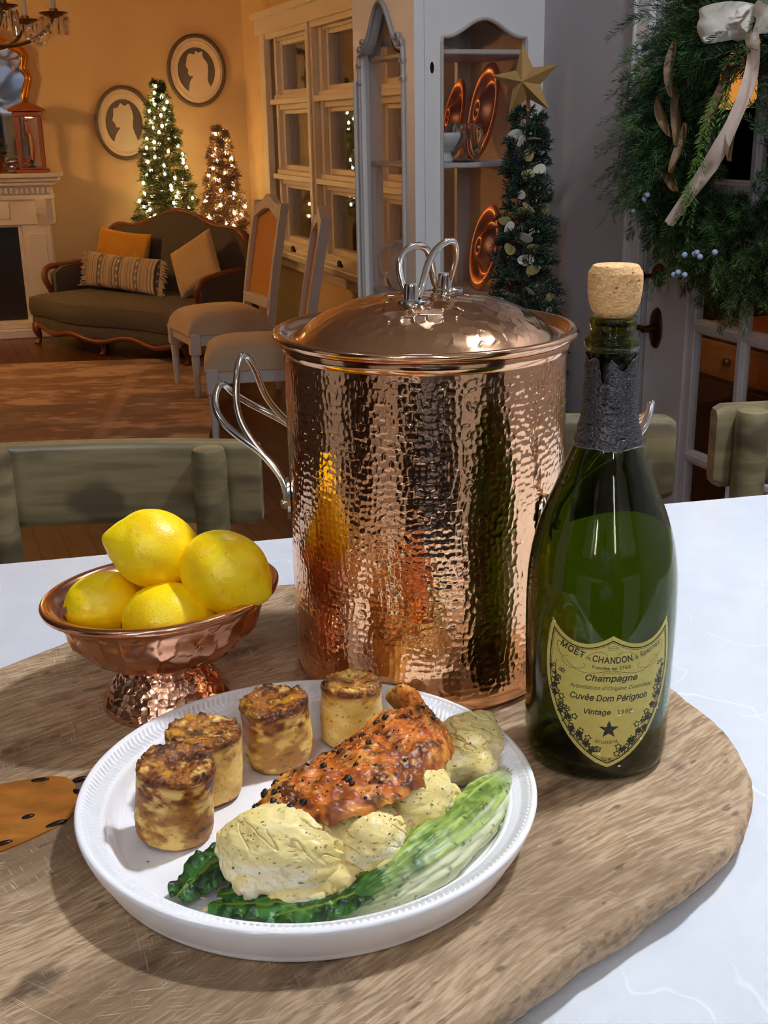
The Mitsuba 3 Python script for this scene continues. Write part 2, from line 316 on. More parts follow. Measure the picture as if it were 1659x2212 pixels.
def board_mesh():
    n = len(out); c = np.array([-.1, .68])
    nrm = np.roll(out, -1, 0) - np.roll(out, 1, 0); nrm = np.stack([nrm[:, 1], -nrm[:, 0]], 1); nrm /= np.linalg.norm(nrm, axis=1, keepdims=True)
    rings = [(-0.0075, 0.0), (-0.0035, -0.0009), (-0.0010, -0.0035), (0.0, -0.0075), (0.0, -0.012), (-0.0012, -0.017), (-0.004, -0.0225), (-0.009, -0.027), (-0.017, -0.0295)]
    P = []
    for k, (o, z) in enumerate(rings):
        q = out + nrm * o
        q3 = np.column_stack([q, np.full(n, ZB + z)])
        if k: q3[:, :2] += nrm * (nz(q3, 38, 3, 3) * 0.006 * min(1, k / 2))[:, None]; q3[:, 2] += nz(q3, 60, 5, 3) * 0.0022 * min(1, k / 2) * (k < 8)
        P.append(q3)
    side = grid(np.array(P), cv=True)
    ins = P[0][:, :2]
    cap = extr(ins, 0.0001, ZB - 0.0001); bot = extr(P[-1][:, :2], 0.0001, ZB - 0.0295)
    return cat(side, cap, bot)
thing('serving_board', 'large worn wooden serving board with rounded end lying on the pale worktop', 'serving board')
bm = board_mesh(); add('serving_board__board', bm, 'board_wood', 35)
mat('patch_metal', proc(lambda p, n, uv: mix(lin(204, 134, 56), lin(158, 98, 38), fbm(p.x * 40 + p.y * 25, p.y * 60 - p.x * 30, 1.0, 4))), 0.46, 0.6, bump=proc(lambda p, n, uv: fbm(p.x * 40, p.y * 90, 2.0, 3), 3e-4), bscale=0.0025)
mat('nail_iron', lin(38, 26, 20), 0.35, 0.7)
pp = smooth_path([(-.33, .668), (-.285, .688), (-.254, .696), (-.237, .701), (-.222, .699), (-.212, .686), (-.2065, .665), (-.209, .648), (-.219, .635), (-.235, .620), (-.27, .60), (-.32, .60)], 90, True)
pm = extr(pp, 0.0012, ZB + 0.0001); pk = add('serving_board__repair_patch', pm, 'patch_metal'); lab(pk, 'brownish copper repair patch nailed to the board')
for (x, y, a, l) in ((-.235, .652, .5, .0042), (-.2395, .6965, .2, .0062), (-.2145, .6435, .6, .0072), (-.212, .697, .4, .0055), (-.243, .6225, .5, .0065), (-.2105, .681, -.9, .004), (-.30, .675, .4, .005)):
    q = ico(2); add('serving_board__nail', xf(M(q.vertices * [l, .0022, .0014], q.faces), rz(a), (x, y, ZB + 0.0014)), 'nail_iron', True)
# ---------------------------------------------------------------- copper
COP = np.array([0.90, 0.525, 0.30])
mat('copper', COP, 0.10, 1.0)
mat('copper_bowl', COP * [0.93, 0.86, 0.95], 0.19, 1.0)
mat('copper_lid', COP * [0.93, 0.97, 1.0], 0.13, 1.0)
mat('steel', lin(215, 212, 205), 0.13, 1.0)
KX, KY, KR = 0.0338, 0.8799, 0.1085
def dents(U, V, nu, seed, jit=0.22, k=1.0, tilt=0.25, per=True):
    """hammer marks: U in cells (periodic nu), V in cells -> height in units of cell size (concave dents between ridges)"""
    r = np.random.default_rng(seed); nv = int(V.max()) + 4
    jx = (r.random((nu, nv)) - 0.5) * 2 * jit; jy = (r.random((nu, nv)) - 0.5) * 2 * jit
    tx = r.normal(0, tilt, (nu, nv)); ty = r.normal(0, tilt, (nu, nv)); off = r.random(nv) * 0.35
    best = np.full(U.shape, 9.0); h = np.zeros(U.shape)
    iv = np.floor(V).astype(int)
    for b in (-1, 0, 1):
        cv = np.clip(iv + b, 0, nv - 1); iu = np.floor(U - off[cv]).astype(int)
        for a in (-1, 0, 1):
            cu = iu + a; cm = cu % nu
            dx = U - (cu + 0.5 + off[cv] + jx[cm, cv]); dy = V - (iv + b + 0.5 + jy[cm, cv])
            d = np.sqrt(np.sqrt(dx ** 4 + dy ** 4 + 1.2 * dx * dx * dy * dy)) ** 2
            m = d < best; best = np.where(m, d, best)
            h = np.where(m, k * d + tx[cm, cv] * dx + ty[cm, cv] * dy, h)
    return h
thing('stock_pot', 'tall hammered copper stock pot with domed lid standing on the board behind the plate', 'pot')
def pot_body():
    nu, nv = 152, 49; cell = 2 * PI * KR / nu
    TH, Z = np.meshgrid(np.arange(nu * 6) * 2 * PI / (nu * 6), np.linspace(0.014, 0.262, nv * 6), indexing='ij')
    U = TH / (2 * PI) * nu; V = (Z - 0.014) / (0.262 - 0.014) * nv
    U = U + 0.35 * np.sin(V * 0.31) + 0.25 * np.sin(TH * 3)
    h = dents(U, V, nu, 11, 0.20, 0.105, 0.036) * cell
    ease = np.minimum(1, np.minimum((Z - 0.014) / 0.006, (0.262 - Z) / 0.004)).clip(0, 1)
    R = KR - 0.0008 + h * ease + (meshkit.fbm(np.stack([np.cos(TH) * 3, np.sin(TH) * 3, Z * 14], -1), 2, 4) - 0.5) * 0.0008 * ease
    side = grid(np.stack([KX + R * np.cos(TH), KY + R * np.sin(TH), ZB + Z], -1), cu=True)
    low = lathe([(0.0, 0.0), (0.098, 0.0), (0.103, 0.0018), (0.1065, 0.006), (KR - 0.0008, 0.014)], 300, (KX, KY, ZB))
    topb = lathe([(KR - 0.0006, 0.2618), (KR + 0.0012, 0.2635), (KR + 0.0022, 0.2668), (KR + 0.0018, 0.270), (KR - 0.0006, 0.2712), (KR - 0.003, 0.270), (KR - 0.003, 0.02), (0, 0.02)], 240, (KX, KY, ZB))
    return cat(side, low, topb)
add('stock_pot__body', pot_body(), 'copper', 40)
def lid_mesh():
    pr = smooth_path([(0.1105, 0.2705), (0.1150, 0.2730), (0.1162, 0.2758), (0.1150, 0.2778), (0.1105, 0.2775), (0.1050, 0.2735), (0.1000, 0.2722), (0.0965, 0.2745), (0.090, 0.2805), (0.075, 0.2895), (0.055, 0.2968), (0.030, 0.3010), (0.0005, 0.3022)], 150)
    n = 480; TH, J = np.meshgrid(np.arange(n) * 2 * PI / n, np.arange(len(pr)), indexing='ij')
    R, Z = pr[:, 0][J], pr[:, 1][J]
    U = R * np.cos(TH) / 0.010 + 40; V = R * np.sin(TH) / 0.010 + 40
    h = dents(U, V, 90, 5, 0.35, 0.05, 0.03) * 0.010
    Z = Z + h * sm(0.098, 0.090, R)
    return grid(np.stack([KX + R * np.cos(TH), KY + R * np.sin(TH), ZB + Z], -1), cu=True)
lk = add('stock_pot__lid', lid_mesh(), 'copper_lid', True)
# lid handle: two bowed steel rods between two riveted feet
a0, a1 = np.array([KX - 0.012, KY - 0.030, ZB + 0.3005]), np.array([KX + 0.016, KY + 0.030, ZB + 0.3005])
lh = add(lk + '__handle', cat(tube(smooth_path([a0 + [0, 0, 0.003], a0 + [-0.006, 0.004, 0.016], a0 + [-0.004, 0.014, 0.034], a0 + [0.008, 0.024, 0.038], a1 + [-0.010, -0.014, 0.020], a1 + [-0.006, 0.001, 0.004]], 50), 0.0027, 12),
    tube(smooth_path([a0 + [0.006, 0.001, 0.003], a0 + [0.012, 0.012, 0.020], a0 + [0.022, 0.026, 0.036], a1 + [0.004, -0.026, 0.040], a1 + [0.008, -0.010, 0.024], a1 + [0.003, 0.001, 0.004]], 50), 0.0027, 12),
    *[cat(xf(lathe([(0.0105, 0), (0.0105, 0.0022), (0.009, 0.0034), (0.0, 0.0036)], 28), np.diag([1.15, 0.8, 1.0]), p + [0.003, 0, -0.001]), lathe([(0.0055, 0.002), (0.0055, 0.012), (0.0048, 0.0135), (0, 0.0137)], 20, p + [0.001, 0, 0])) for p in (a0, a1)]), 'steel', 40)
lab(lh, 'bowed steel rod handle on the lid')
# side handles
def side_handle(sgn, k):
    def P(deg, r, z):
        a = math.radians(deg if sgn > 0 else 180 + deg); return np.array([KX + r * math.cos(a), KY + r * math.sin(a), ZB + z])
    f, b = -38.7, 7.3; g = []
    for (r1, zt, tilt) in ((0.170, 0.222, 0), (0.150, 0.246, 1)):
        pts = [P(f, KR + 0.003, 0.146), P(f + 1, KR + 0.0045, 0.160), P(f + 5, KR + 0.019, 0.180), P(f + 11, (r1 + KR) / 2 + 0.018, 0.200 + 0.010 * tilt), P(f + 17, r1, zt - 0.006), P(-15.7, r1 + 0.001, zt + 0.004), P(b - 17, r1, zt - 0.006), P(b - 11, (r1 + KR) / 2 + 0.018, 0.200 + 0.010 * tilt), P(b - 5, KR + 0.019, 0.180), P(b - 1, KR + 0.0045, 0.160), P(b, KR + 0.003, 0.146)]
        g.append(tube(smooth_path(pts, 80), 0.0029, 12))
    h = add('stock_pot__side_handle', cat(*g), 'steel', 40)
    for d in (f, b):
        a = math.radians(d if sgn > 0 else 180 + d); R = np.stack([[-math.sin(a), math.cos(a), 0], [0, 0, 1], [math.cos(a), math.sin(a), 0]], 1)
        pl = extr([(0.0085 * math.cos(t), 0.017 * math.sin(t)) for t in np.linspace(0, 2 * PI, 32)[:-1]], 0.0022)
        add(h + '__bracket', xf(pl, R, (KX + (KR) * math.cos(a), KY + KR * math.sin(a), ZB + 0.147)), 'steel', 30)
        add(h + '__rivet', xf(lathe([(0.0042, 0), (0.0042, 0.003), (0.003, 0.0052), (0, 0.006)], 20), R, (KX + (KR + 0.002) * math.cos(a), KY + (KR + 0.002) * math.sin(a), ZB + 0.143)), 'steel', 40)
side_handle(1, 0); side_handle(-1, 1)

# ---------------------------------------------------------------- footed copper bowl, tilted a little (hand made)
BX, BY = -0.172, 0.815
thing('copper_bowl', 'footed hammered copper bowl full of lemons on the board left of the pot', 'bowl')
def bowl_tilt(m, piv=0.04):
    v = np.asarray(m.vertices) - [BX, BY, ZB]
    w = sm(0.03, 0.06, v[:, 2])[:, None]
    v2 = (v - [0, 0, piv]) @ (rx(math.radians(-2.6)) @ ry(math.radians(-3.2))).T + [0, 0, piv]
    return M(v * (1 - w) + (v2 + [0.004, 0, 0]) * w + [BX, BY, ZB], m.faces)
def bowl_mesh():
    pr = smooth_path([(0.020, 0.0375), (0.028, 0.037), (0.045, 0.041), (0.062, 0.052), (0.0735, 0.068), (0.0795, 0.0825), (0.0865, 0.0870), (0.0897, 0.0888), (0.0900, 0.0918), (0.0868, 0.0935), (0.0800, 0.0912), (0.0735, 0.0845), (0.068, 0.070), (0.056, 0.0545), (0.038, 0.044), (0.0005, 0.0415)], 130)
    n = 300; TH, J = np.meshgrid(np.arange(n) * 2 * PI / n, np.arange(len(pr)), indexing='ij'); R, Z = pr[:, 0][J], pr[:, 1][J]
    U = TH / (2 * PI) * 34; V = J * 0.085
    h = dents(U, V, 34, 3, 0.33, 0.10, 0.07) * 0.013
    q = np.stack([np.cos(TH) * 2, np.sin(TH) * 2, Z * 30], -1)
    R = R + h * sm(0.040, 0.048, Z) * sm(0.0875, 0.080, Z) + (meshkit.fbm(q, 2, 8) - 0.5) * 0.0016
    return grid(np.stack([BX + R * np.cos(TH), BY + R * np.sin(TH), ZB + Z], -1), cu=True)
add('copper_bowl__bowl', bowl_tilt(bowl_mesh()), 'copper_bowl', True)
def foot_mesh():
    pr = smooth_path([(0.0465, 0.0), (0.0492, 0.0012), (0.0488, 0.004), (0.0455, 0.010), (0.0385, 0.022), (0.0325, 0.032), (0.0305, 0.037), (0.030, 0.0395)], 60)
    n = 300; TH, J = np.meshgrid(np.arange(n) * 2 * PI / n, np.arange(len(pr)), indexing='ij'); R, Z = pr[:, 0][J], pr[:, 1][J]
    h = dents(TH / (2 * PI) * 40, J * 0.13, 40, 9, 0.33, 0.14, 0.09) * 0.007
    R = R + h * sm(0.0, 0.005, Z)
    return cat(grid(np.stack([BX + R * np.cos(TH), BY + R * np.sin(TH), ZB + Z], -1), cu=True), lathe([(0.0465, 0.0), (0.044, 0.002), (0.028, 0.036)], 120, (BX, BY, ZB)))
add('copper_bowl__foot', foot_mesh(), 'copper_bowl', True)

# ---------------------------------------------------------------- lemons
mat('lemon_peel', VC, 0.34, bump=proc(lambda p, n, uv: fbm(p.x * 900, p.y * 900, p.z * 900, 2), 2e-4), bscale=0.00022, specular=0.5)
mat('stem_brown', lin(120, 100, 60), 0.7)
def lemon(c, L, R, axis, seed, label, nip=0.012, stem=True):
    """axis: unit direction of the blossom end (the nipple)"""
    n, m = 72, 64
    TH, S = np.meshgrid(np.arange(n) * 2 * PI / n, np.linspace(0, 1, m), indexing='ij'); ph = S * PI
    X = -np.cos(ph) * (L / 2); r = R * np.sin(ph) ** 0.86
    r = r * (1 - 0.06 * np.cos(ph)); tip = sm(0.80, 1.0, S)
    X = X + tip * nip * 0.55; r = np.where(S > 0.86, np.maximum(r * (1 - 0.30 * sm(0.86, 0.97, S)), 0) , r); r[:, [0, -1]] = 1e-4
    q = np.stack([X, r * np.cos(TH), r * np.sin(TH)], -1)
    q = q * (1 + (meshkit.fbm(q * 40 + seed * 7, 2, seed) - 0.5)[..., None] * 0.035)
    R3 = align((1, 0, 0), axis); v = q @ R3.T + c
    g = meshkit.fbm(q * 60, 3, seed + 3)
    col = mixc(lin(255, 222, 14), lin(250, 204, 8), sm(0.4, 0.7, g)); col = mixc(col, lin(214, 206, 40), sm(0.93, 1.0, S) * 0.7); col = mixc(col, lin(200, 190, 30), sm(0.05, 0.0, S) * 0.8)
    sp = sm(0.80, 0.84, meshkit.fbm(q * 260, 2, seed + 9)); col = mixc(col, lin(190, 150, 20), sp * 0.4)
    k = add('lemon', grid(v, cu=True), 'lemon_peel', True, color=col.reshape(-1, 3)); thing(k, label, 'lemon', 'lemons in the copper bowl')
    if stem:
        add(k + '__stem_end', xf(lathe([(0.0022, -0.001), (0.0030, 0.0004), (0.0022, 0.0016), (0, 0.0010)], 14), align((0, 0, 1), -np.asarray(axis, float)), np.asarray(c) - np.asarray(axis, float) * (L / 2 - 0.0006)), 'stem_brown', 40)
nrm_ = lambda v: np.asarray(v, float) / np.linalg.norm(v)
lemon((-0.1690, 0.804, ZB + 0.1290), 0.064, 0.0288, nrm_((-0.90, -0.25, 0.34)), 1, 'lemon on top of the pile with its pointed green tip to the left', 0.015)
lemon((-0.1178, 0.788, ZB + 0.1168), 0.065, 0.0295, nrm_((0.86, -0.25, -0.42)), 2, 'large round lemon resting on the right rim of the copper bowl')
lemon((-0.2105, 0.799, ZB + 0.0875), 0.058, 0.0250, nrm_((0.80, 0.55, -0.10)), 3, 'lemon low at the left inside the bowl with its stem end facing out')
lemon((-0.1610, 0.777, ZB + 0.0835), 0.062, 0.0280, nrm_((0.95, 0.10, 0.05)), 4, 'lemon at the front of the bowl below the two upper lemons')
lemon((-0.150, 0.843, ZB + 0.0915), 0.058, 0.026, nrm_((0.6, 0.8, 0.1)), 5, 'lemon hidden at the back of the bowl under the top lemon')

# ---------------------------------------------------------------- bottle
TX, TY = 0.1465, 0.7272
thing('champagne_bottle', 'dark green champagne bottle with gold shield label standing on the board', 'bottle')
def dielec(name, tr, ior=1.5): scene['m_' + name] = {'type': 'dielectric', 'int_ior': ior, 'ext_ior': 1.0, 'specular_transmittance': rgb(tr)}; return name
dielec('green_glass', (0.28, 0.31, 0.045)); scene['m_green_glass_in'] = {'type': 'dielectric', 'int_ior': 1.0, 'ext_ior': 1.5, 'specular_transmittance': rgb((0.62, 0.70, 0.28))}
outp = [(0.0, 0.018), (0.012, 0.0165), (0.024, 0.010), (0.033, 0.003), (0.0395, 0.0), (0.0445, 0.0012), (0.0475, 0.0045), (0.0488, 0.010), (0.0492, 0.02), (0.0495, 0.05), (0.0502, 0.08), (0.0505, 0.112), (0.0497, 0.135), (0.0468, 0.156), (0.0418, 0.174), (0.0340, 0.194), (0.0270, 0.212), (0.0213, 0.227), (0.0180, 0.241), (0.0163, 0.255), (0.0157, 0.270), (0.0152, 0.2850), (0.0153, 0.2868), (0.0172, 0.2880), (0.0180, 0.2905), (0.0172, 0.2935), (0.0152, 0.2950), (0.0143, 0.2970), (0.0143, 0.3000), (0.0151, 0.3020), (0.0155, 0.3045), (0.0148, 0.3068), (0.0130, 0.3075)]
so = smooth_path(outp, 170)
inn = [(0.0130, 0.3075), (0.0112, 0.3065), (0.0108, 0.300), (0.0108, 0.27), (0.0125, 0.243), (0.0170, 0.227), (0.0230, 0.212), (0.0300, 0.194), (0.0380, 0.174), (0.0430, 0.156), (0.0460, 0.135), (0.0468, 0.112), (0.0464, 0.08), (0.0456, 0.03), (0.0440, 0.015), (0.0395, 0.008), (0.030, 0.012), (0.015, 0.022), (0.0, 0.0235)]
si_ = smooth_path(inn, 120); si_[:, 0] = np.maximum(si_[:, 0], 0); so[:, 0] = np.maximum(so[:, 0], 0)
add('champagne_bottle__glass', lathe(so, 160, (TX, TY, ZB + 0.0004)), 'green_glass', True)
gi = add('champagne_bottle__glass__inner_wall', xf(lathe(si_[::-1], 160, (TX, TY, ZB + 0.0004))), 'green_glass_in', True)
mat('foil_black', VC, 0.32, 0.35, specular=0.7)
def foil():
    n, m = 420, 170; TH, S = np.meshgrid(np.arange(n) * 2 * PI / n, np.linspace(0, 1, m), indexing='ij')
    q0 = np.stack([np.cos(TH) * 1.0, np.sin(TH) * 1.0, 0 * TH], -1)
    zt = 0.2835 + 0.004 * (meshkit.fbm(q0 * 3.2, 3, 2) - 0.5) * 2 - 0.016 * np.exp(-((TH - 4.25) / 0.16) ** 2) - 0.009 * np.exp(-((TH - 5.0) / 0.30) ** 2)
    zb = 0.2255 + 0.0006 * np.sin(TH * 5)
    Z = zb + (zt - zb) * S
    R = np.interp(Z, so[60:, 1], so[60:, 0]) if False else np.interp(Z, [p[1] for p in outp[16:22]], [p[0] for p in outp[16:22]])
    q = np.stack([R * np.cos(TH), R * np.sin(TH), Z], -1)
    cr = np.abs(meshkit.fbm(q * [420, 420, 520], 3, 4) - 0.5) * 2
    cr2 = np.abs(meshkit.fbm(q * [120, 120, 160], 2, 6) - 0.5)
    R = R + 0.0008 - cr * 0.0016 + cr2 * 0.0022 + 0.0007 * sm(0.97, 1.0, S)
    col = mixc(lin(58, 56, 60), lin(26, 25, 28), sm(0.1, 0.5, cr)); edge = np.maximum(sm(0.985, 1.0, S), sm(0.012, 0.0, S)); col = mixc(col, lin(150, 146, 140), edge * 0.7)
    return grid(np.stack([TX + R * np.cos(TH), TY + R * np.sin(TH), ZB + Z], -1), cu=True), col.reshape(-1, 3)
fm, fc = foil(); fk = add('champagne_bottle__foil', fm, 'foil_black', True, color=fc); lab(fk, 'crinkled black foil round the neck, torn at its top')
def onb(a_m, z, r=0.0505):
    """point on the bottle wall: arc length a_m from the label's middle, height z"""
    a = -PI / 2 + math.radians(9) + np.asarray(a_m) / r
    return a
mat('label_gold', proc(lambda p, n, uv: mix(lin(196, 182, 100), lin(178, 163, 82), fbm(p.x * 260, p.y * 260, p.z * 260, 3))), 0.45, 0.15)
mat('ink_dark', lin(30, 30, 22), 0.5)
mat('ink_gold', lin(130, 120, 50), 0.4, 0.4)
mat('chip_white', lin(226, 222, 205), 0.6)
def wrap(m, off, r0=None):
    """bends a flat mesh (x arc length, y height above the board, z thickness) round the bottle"""
    v = np.asarray(m.vertices); r = np.interp(v[:, 1], so[40:120, 1], so[40:120, 0]) if False else np.interp(v[:, 1], [0.01, 0.02, 0.05, 0.08, 0.112, 0.135], [0.0488, 0.0492, 0.0495, 0.0502, 0.0505, 0.0497])
    a = -PI / 2 + math.radians(-1.0) + v[:, 0] / 0.0498
    rr = r + off + v[:, 2]
    return M(np.stack([TX + rr * np.cos(a), TY + rr * np.sin(a), ZB + v[:, 1]], 1), m.faces)
def fine(m, e=0.0035):
    v, f = trimesh.remesh.subdivide_to_size(m.vertices, m.faces, e, max_iter=12); return M(v, f)
def arc_pts(p, q, sag, n=24):
    t = np.linspace(0, 1, n)[:, None]; p, q = np.array(p), np.array(q); d = (q - p); nn_ = np.array([d[1], -d[0]]) / np.linalg.norm(d)
    return p + d * t + nn_ * (4 * sag * t * (1 - t))
def shield(s=1.0):
    half = [(-0.0405, 0.1180)]
    top = np.vstack([arc_pts((-0.0405, 0.1180), (0.0, 0.1110), 0.0100), arc_pts((0.0, 0.1110), (0.0405, 0.1180), 0.0100)[1:]])
    right = smooth_path([(0.0405, 0.1180), (0.0440, 0.100), (0.0445, 0.080), (0.0390, 0.056), (0.0270, 0.035), (0.0130, 0.0215), (0.0, 0.0145)], 40)[1:]
    left = right[::-1][1:] * [-1, 1]
    return np.vstack([top, right, left])
sh = shield(); P0 = Polygon(sh).buffer(0)
def offs(d): return np.array(P0.buffer(-d, join_style=2, mitre_limit=8).exterior.coords)[:-1]
lk = add('champagne_bottle__label', wrap(fine(extr(sh, 0.00018)), 0.0003), 'label_gold'); lab(lk, 'gold shield label with black lettering')
def ring(d0, d1): return extr(offs(d0), 0.00012, 0, [offs(d1)])
ink = [wrap(fine(ring(0.0026, 0.0034)), 0.0005), wrap(fine(ring(0.0040, 0.00425)), 0.0005)]
def text(s, h, x, y, bold=False, shear=0.0, arc=0.0, w=None, rot=0.0):
    m = meshkit.text_mesh(s, h, 0.00012, bold); v = np.array(m.vertices)
    x0, x1 = v[:, 0].min(), v[:, 0].max(); v[:, 0] -= (x0 + x1) / 2
    if w: v[:, 0] *= w / (x1 - x0)
    v[:, 0] += v[:, 1] * shear
    if arc:
        s_ = v[:, 0].copy(); dy = arc * s_ * s_; sl = 2 * arc * s_
        v[:, 0] = s_ - v[:, 1] * sl * 0.9; v[:, 1] = v[:, 1] + dy
    c, sn = math.cos(rot), math.sin(rot); v[:, :2] = v[:, :2] @ np.array([[c, sn], [-sn, c]])
    v[:, 0] += x; v[:, 1] += y
    return wrap(fine(M(v, m.faces), 0.005), 0.0005)
def poly_line(pts, w, n=60, closed=False):
    p = smooth_path(pts, n, closed); t = np.gradient(p, axis=0); t /= np.linalg.norm(t, axis=1, keepdims=True) + 1e-12; nn_ = np.stack([-t[:, 1], t[:, 0]], 1)
    a, b = p + nn_ * w / 2, p - nn_ * w / 2
    m = grid(np.stack([np.column_stack([b, 0 * b[:, 0]]), np.column_stack([a, 0 * a[:, 0]])], 1), cu=closed)
    return wrap(m, 0.0006)
# arched heading: dips in the middle, rises to both sides
def arched(s, h, xs, y0, k, bold):
    out_ = []; m0 = [meshkit.text_mesh(c, h, 0.00012, bold) for c in s if c != ' ']; 
    ws = [(np.ptp(np.asarray(m.vertices)[:, 0]) + h * 0.16) for m in m0]; tot = sum(ws) + s.count(' ') * h * 0.5; sc = (xs[1] - xs[0]) / tot; x = xs[0]; i = 0
    for ch in s:
        if ch == ' ': x += h * 0.5 * sc; continue
        m = m0[i]; v = np.array(m.vertices); w = ws[i] * sc; v[:, 0] -= v[:, 0].min(); v[:, 0] *= sc; v[:, 0] -= w / 2; cx = x + w / 2
        a = math.atan(2 * k * cx); c, sn = math.cos(a), math.sin(a); v[:, :2] = v[:, :2] @ np.array([[c, sn], [-sn, c]]); v[:, 0] += cx; v[:, 1] += y0 + k * cx * cx
        out_.append(wrap(M(v, m.faces), 0.0005)); x += w; i += 1
    return out_
KA = 7.5
ink += arched('MOËT', 0.0044, (-0.0345, -0.0175), 0.0915, KA, True) + arched('et', 0.0026, (-0.0170, -0.0136), 0.0915, KA, False) + arched('CHANDON', 0.0044, (-0.0128, 0.0138), 0.0915, KA, True) + arched('à', 0.0030, (0.0155, 0.0176), 0.0915, KA, False) + arched('Epernay', 0.0036, (0.0192, 0.0350), 0.0918, KA, False)
ink += arched('Fondée en 1743', 0.0022, (-0.0125, 0.0125), 0.0868, 5.0, True)
ink += [text('Champagne', 0.0042, 0.0, 0.0785, True, 0.25, 0, 0.034), text("Appellation d'Origine Contrôlée", 0.0026, 0.0005, 0.0723, False, 0.45, 0, 0.055),
        text('Cuvée Dom Pérignon', 0.0044, -0.0005, 0.0640, True, 0.18, 0, 0.0520), text('Vintage', 0.0036, -0.0085, 0.0540, True, 0.2, 0, 0.0180), text('1988', 0.0033, 0.0100, 0.0543, False, 0, 0, 0.0100),
        text('ALC 12.5% BY VOL', 0.0021, -0.0010, 0.0325, True, 0, -14.0 * -1, 0.0155), text('750 ML', 0.0024, -0.0005, 0.0196, True, 0, 0, 0.0075)]
star = [(0.0068 * (1 if k % 2 == 0 else 0.42) * math.sin(k * PI / 5), 0.0430 + 0.0068 * (1 if k % 2 == 0 else 0.42) * math.cos(k * PI / 5)) for k in range(10)]
ink.append(wrap(extr(star, 0.00012), 0.0005))
# flourishes under the heading
for sx in (-1, 1):
    ink += [poly_line([(sx * x, y) for x, y in ((0.0005, 0.0858), (0.008, 0.0848), (0.015, 0.0838), (0.022, 0.0850), (0.030, 0.0905), (0.0362, 0.0985), (0.0362, 0.1025), (0.031, 0.1010), (0.024, 0.0965), (0.018, 0.0965))], 0.00032),
            poly_line([(sx * x, y) for x, y in ((0.0285, 0.0935), (0.033, 0.0905), (0.029, 0.0868), (0.022, 0.0862), (0.017, 0.0882), (0.0185, 0.0905))], 0.00026),
            poly_line([(sx * x, y) for x, y in ((0.0, 0.0842), (0.0035, 0.0845), (0.0055, 0.0828), (0.0040, 0.0810), (0.0022, 0.0822))], 0.00028),
            poly_line([(sx * x, y) for x, y in ((0.003, 0.0968), (0.006, 0.0990), (0.012, 0.0985), (0.0150, 0.0960), (0.013, 0.0925))], 0.00026)]
ink += [poly_line([(0.0032 * math.cos(t), 0.1022 + 0.0013 * math.sin(t)) for t in np.linspace(0, 2 * PI, 13)[:-1]], 0.00026, 40, True), poly_line([(-0.0032, 0.1022), (0.0032, 0.1022)], 0.00026, 8)]
# vine of leaves and grapes along both sides
vr = np.random.default_rng(3)
for sx in (-1, 1):
    vine = smooth_path([(sx * x, y) for x, y in ((0.0365, 0.0885), (0.0375, 0.078), (0.0352, 0.066), (0.0305, 0.054), (0.0240, 0.043), (0.0172, 0.0345), (0.0110, 0.0290), (0.0062, 0.0268))], 90)
    ink.append(poly_line(vine, 0.0004))
    for k in range(2, 89, 2):
        p = vine[k]; w = 0.0050 * min(1, 0.6 + k / 60); lv = []
        o = vr.normal(0, 0.0017, 2); a0_ = vr.random() * 6
        if k % 9 == 0:
            for _ in range(9): 
                c = p + o + vr.normal(0, 0.0011, 2); ink.append(wrap(extr([(c[0] + 0.00055 * math.cos(t), c[1] + 0.00055 * math.sin(t)) for t in np.linspace(0, 2 * PI, 9)[:-1]], 0.00012), 0.0005))
        else:
            t = np.linspace(0, 2 * PI, 21)[:-1]; r_ = w * 0.5 * (0.55 + 0.45 * np.abs(np.cos(2.5 * t + a0_))); q = np.stack([p[0] + o[0] + r_ * np.cos(t), p[1] + o[1] + r_ * np.sin(t)], 1)
            r2 = r_ * 0.62; qi = np.stack([p[0] + o[0] + r2 * np.cos(t), p[1] + o[1] + r2 * np.sin(t)], 1)
            ink.append(wrap(extr(q, 0.00012, 0, [qi] if k % 3 else None), 0.0005))
ik = add(lk + '__lettering', cat(*ink), 'ink_dark'); lab(ik, 'black lettering, star and vine border')
chips = [wrap(extr([(x + r_ * math.cos(t) * s_, y + r_ * math.sin(t)) for t in np.linspace(0, 2 * PI, 8)[:-1]], 0.00012), 0.00055) for x, y, r_, s_ in ((0.0065, 0.0535, 0.0005, 3.0), (0.0150, 0.0552, 0.0005, 2.6), (0.0375, 0.0520, 0.0009, 0.8), (0.0235, 0.0330, 0.0010, 1.2), (-0.039, 0.1155, 0.0008, 1), (-0.0055, 0.0245, 0.0006, 2), (-0.0385, 0.0800, 0.0006, 1), (-0.0075, 0.0185, 0.0005, 1.6), (0.0085, 0.0150, 0.0006, 2))]
lab(add(lk + '__worn_spots', cat(*chips), 'chip_white'), None, 'stuff')
